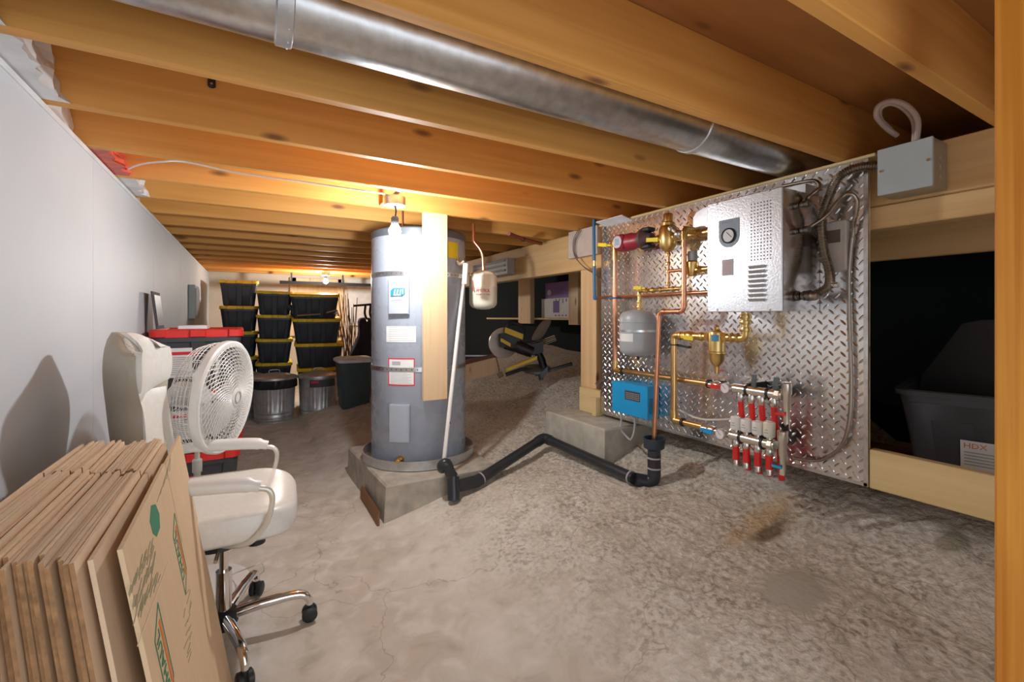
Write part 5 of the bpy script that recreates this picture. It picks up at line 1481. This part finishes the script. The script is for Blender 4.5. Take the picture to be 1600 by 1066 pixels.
# grey electrical panel on the left wall
m = MB().bbox((-.523, 5.35, 1.13), (-.47, 5.75, 1.46), .004); o = thing('breaker_panel', (-.5, 5.5, 1.13), 'grey breaker panel far along the white wall', 'electrical panel'); m.build('case', boxgrey, o)
MB().bbox((-.47, 5.38, 1.16), (-.462, 5.72, 1.43), .002).build('door', tgrey, o)

# ================================================================== RIGHT BACK AREA
# shelf of timber with purple boxes
sx = 2.95
a = P(760, 493, X=sx); b2 = P(905, 497, X=sx)
zs = P(880, 497, X=sx).z
sf = thing('timber_shelf', (sx, (a.y + b2.y) / 2, zs), 'rough timber shelf under the beam holding two purple boxes', 'shelf')
MB().bbox((sx, b2.y - .1, zs - .022), (sx + .35, a.y, zs), .003).build('board', wpaley, sf)
for u0, u1, X_ in ((814, 833, sx - .02), (893, 908, sx - .05)):
    y0 = P(u0, 470, X=X_).y; y1 = P(u1, 470, X=X_).y
    yb_ = min(y0, y1); MB().bbox((X_ - .04, yb_, zs - .07), (X_ + .02, max(y0, y1), JB - .001), .003).build('upright', wpale, sf)
ya_ = P(846, 480, X=sx + .06).y; yb2 = P(893, 480, X=sx + .06).y
bx = thing('shelf_box', (sx + .15, (ya_ + yb2) / 2, zs), 'white box with purple print standing on the timber shelf', 'box')
hbx = P(870, 466, X=sx + .06).z
MB().bbox((sx + .06, yb2, zs + .001), (sx + .3, ya_, hbx), .002).build('carton', paper, bx)
m = MB(); m.box((sx + .0585, (ya_ + yb2) / 2 - .07, zs + .06), (sx + .06, (ya_ + yb2) / 2 + .05, hbx - .03))
for k in range(5): m.box((sx + .0585, yb2 + .02 + k * .065, hbx - .03 - .015 * (k % 3)), (sx + .06, yb2 + .035 + k * .065, hbx - .008)); m.box((sx + .0585, yb2 + .02 + k * .065, zs + .02), (sx + .06, yb2 + .045 + k * .065, zs + .035))
m.build('print', inkpurple, bx, smooth=False)
ya_ = P(852, 450, X=sx + .08).y; yb2 = P(893, 450, X=sx + .08).y
b3 = thing('purple_box', (sx + .2, (ya_ + yb2) / 2, hbx), 'purple box with a white blob print on top of the white box', 'box')
MB().bbox((sx + .08, yb2, hbx + .001), (sx + .28, ya_, P(870, 441, X=sx + .08).z), .002).build('carton', purple, b3)
m = MB().sphere((sx + .08, ya_ - .08, hbx + .07), .035, 12, 8, (.05, 1.2, 1)); m.build('print', paper, b3)
# crate
q = P(750, 577, D=4.3)
zc_ = floor_z(q.x, q.y)
cr = thing('wooden_crate', (q.x, q.y, zc_), 'low pale wooden crate with knots behind the water heater', 'crate')
ex_ = V(dY, -dX, .25).normalized(); ez_ = V(0, 0, 1) - ex_ * ex_.z; ez_.normalize(); ey2 = ez_.cross(ex_)
m = MB().obox(q + ey2 * .1, ex_ * .17, ey2 * .12, ez_ * .075); m.build('box', wpale, cr, smooth=False)
m = MB().obox(q + ey2 * .1 + ez_ * .09, ex_ * .16, ey2 * .11, ez_ * .014); m.build('lid', plain('dark red lid', (.16, .04, .03), .5), cr, smooth=False)
m = MB().obox(q + ey2 * .1 + ez_ * .13 - ex_ * .03, (ex_ * .12 - ez_ * .03), ey2 * .02, ez_ * .006); m.build('steel_strip', steel, cr, smooth=False)
# mitre saw
D0 = 4.2
def Q(u, v, d=0): return P(u, v, D=D0 + d)
vf = V(dX, dY, 0)
ms = thing('mitre_saw', tuple(Q(850, 590)), 'black and yellow sliding mitre saw lying on the bank behind the panel', 'saw')
m = MB().lathe([(0, -.006), (.13, -.006), (.135, 0), (.13, .006), (0, .006)], Q(787, 536), -vf + V(.35, 0, 0), 36); m.build('blade_guard', plain('guard grey', (.35, .36, .37), .35, .5), ms)
m = MB().lathe([(.132, -.008), (.142, -.008), (.142, .008), (.132, .008)], Q(787, 536), -vf + V(.35, 0, 0), 40); m.build('guard_rim', steel, ms)
m = MB(); m.obox(Q(797, 532, -.02), V(dY, -dX, 0) * .09, vf * .05, V(0, 0, .06)); m.lathe([(.055, 0), (.06, .05), (.05, .17)], Q(805, 540, -.04), V(dY, -dX, -.4), 20); m.build('motor', black, ms)
rt_ = V(dY, -dX, 0)
m = MB(); m.obox(Q(803, 521, -.06), (rt_ * .082 - V(0, 0, .032)), vf * .03, (V(0, 0, .024) + rt_ * .004)); m.obox(Q(790, 535, -.08), (rt_ * .045 - V(0, 0, .025)), vf * .02, (V(0, 0, .016))); m.build('motor_cover', yellow, ms, smooth=False)
m = MB().tube([Q(793, 512, -.05), Q(797, 505, -.05), Q(808, 506, -.05), Q(818, 513, -.05), Q(819, 524, -.05)], .016, 10, 4); m.build('handle', black, ms)
m = MB(); m.tube([Q(833, 538, .05), Q(866, 526, .3)], .013, 10); m.tube([Q(834, 543, .05), Q(868, 531, .3)], .013, 10); m.build('slide_rail', chrome, ms)
m = MB(); m.tube([Q(838, 546), Q(846, 562), Q(850, 576)], .035, 12); m.tube([Q(790, 538, -.03), Q(815, 546, -.03), Q(838, 548)], .045, 12); m.obox(Q(835, 545), rt_ * .08 + V(0, 0, .02), vf * .05, V(0, 0, .05)); m.build('arm', black, ms)
m = superell(tuple(Q(846, 516, .1)), (.055, .035, .10), .6, .6, 16, 10, lambda p: V(p.x + p.z * .5, p.y - p.z * .3, p.z)); m.build('dust_bag', plain('dust bag', (.30, .25, .2), .9), ms)
m = MB(); m.obox(Q(815, 568, -.1), (rt_ * .14 + V(0, 0, .055)), vf * .03, V(0, 0, .014)); m.build('fence_bar', yellow, ms, smooth=False)
m = MB().lathe([(.12, -.03), (.13, -.02), (.13, .0), (0, .004)], Q(838, 575), V(-.1, -.15, 1), 28); m.build('table', plain('saw table', (.2, .2, .2), .4, .6), ms)
m = MB(); m.tube([Q(790, 586, -.08), Q(815, 577, -.05), Q(840, 580, -.02)], .018, 10); m.obox(Q(865, 577), (rt_ * .17 + V(0, 0, .05)), vf * .04, V(0, 0, .012)); m.obox(Q(850, 582, -.08), (rt_ * .03 + V(0, 0, .03)), vf * .05, V(0, 0, .03)); m.tube([Q(843, 583, -.1), Q(846, 594, -.12)], .02, 10); m.build('base', blacksh, ms)
m = MB().tube([Q(778, 588, -.1), Q(786, 584, -.1)], .024, 12); m.build('clamp_knob', plain('tan plastic', (.3, .22, .14), .6), ms)
m = MB().box((2.9, 3.2, .55), (3.05, 4.6, .6))
# black tote behind the rail (open, tilted on the slope)
to = tote(.50, .76, .38, dgrey, None, 'open dark grey tote with a white label, standing behind the timber rail at the right', 'tote', None, open_=True)
yaw = math.radians(11)
RR = Matrix.Rotation(yaw, 4, 'Z') @ Matrix.Rotation(math.radians(-2), 4, 'Y')
N_ = P(1395, 606, X=2.285)
loc = N_ - RR @ Vector((-.25, .38, .38))
lab0 = MB()
dt, db, wt, wb = .76 * .95, .76 * .84, .5 * .93, .5 * .80
xl = lambda z: -(wb + (wt - wb) * z / .33) / 2 - .002
yc = .095
lab0.obox((xl(.135) - .0006, yc, .135), (.0006, 0, 0), (0, .09, 0), (-(xl(0) - xl(.2)) * .065 / .2, 0, .065)); 
lo = lab0.build('label', paper, to, smooth=False)
text('HDX', (xl(.18) - .0015, yc + .05, .18), (0, -1, 0), (-.15, 0, 1), .03, inkorange, lo, maxw=.062)
m = MB()
for k in range(5): m.obox((xl(.155 - k * .012) - .0016, yc + .035, .155 - k * .012), (.0004, 0, 0), (0, .045, 0), (0, 0, .0022))
m.build('label_print', inkgrey, lo, smooth=False)
m = MB().lathe([(.03, 0), (.03, .0008)], (xl(.105) - .0018, yc - .055, .105), (-1, 0, .15), 20); m.build('label_spot', ylabel, lo)
to.location = loc; to.rotation_euler = RR.to_euler()
pl2 = [(1440, 590), (1505, 506), (1535, 500), (1640, 500), (1640, 660), (1440, 640)]
lx = 2.62
pp2 = [P(u, v, X=lx) for u, v in pl2]
m = MB().prism([(-p.y, p.z) for p in pp2][::-1], V(lx, 0, 0), (0, -1, 0), (0, 0, 1), .012)
tag(m.build('tote_lid', plain('black lid', (.012, .012, .013), .5)), 'black sheet standing up inside the open tote at the right', 'lid')
# loose boards on the ground inside
m = MB().bbox((2.42, .95, floor_z(2.45, 1.2) + .0), (2.55, 2.0, floor_z(2.5, 1.2) + .06), .004); tag(m.build('loose_plank', wdark), 'dark reddish plank lying on the ground behind the metal panel', 'plank')
m = MB().bbox((2.72, .9, floor_z(2.8, 1.2)), (2.86, 2.0, floor_z(2.8, 1.2) + .06), .004); tag(m.build('loose_plank', wdark), 'second dark plank lying deeper in the void behind the panel', 'plank')
# cross member high in the void
m = MB().bbox((2.5, -.25, P(1400, 405, X=2.5).z), (2.54, 1.6, JB - .001), .004); tag(m.build('void_header', wbeam), 'dim timber header crossing the dark void behind the beam', 'board')
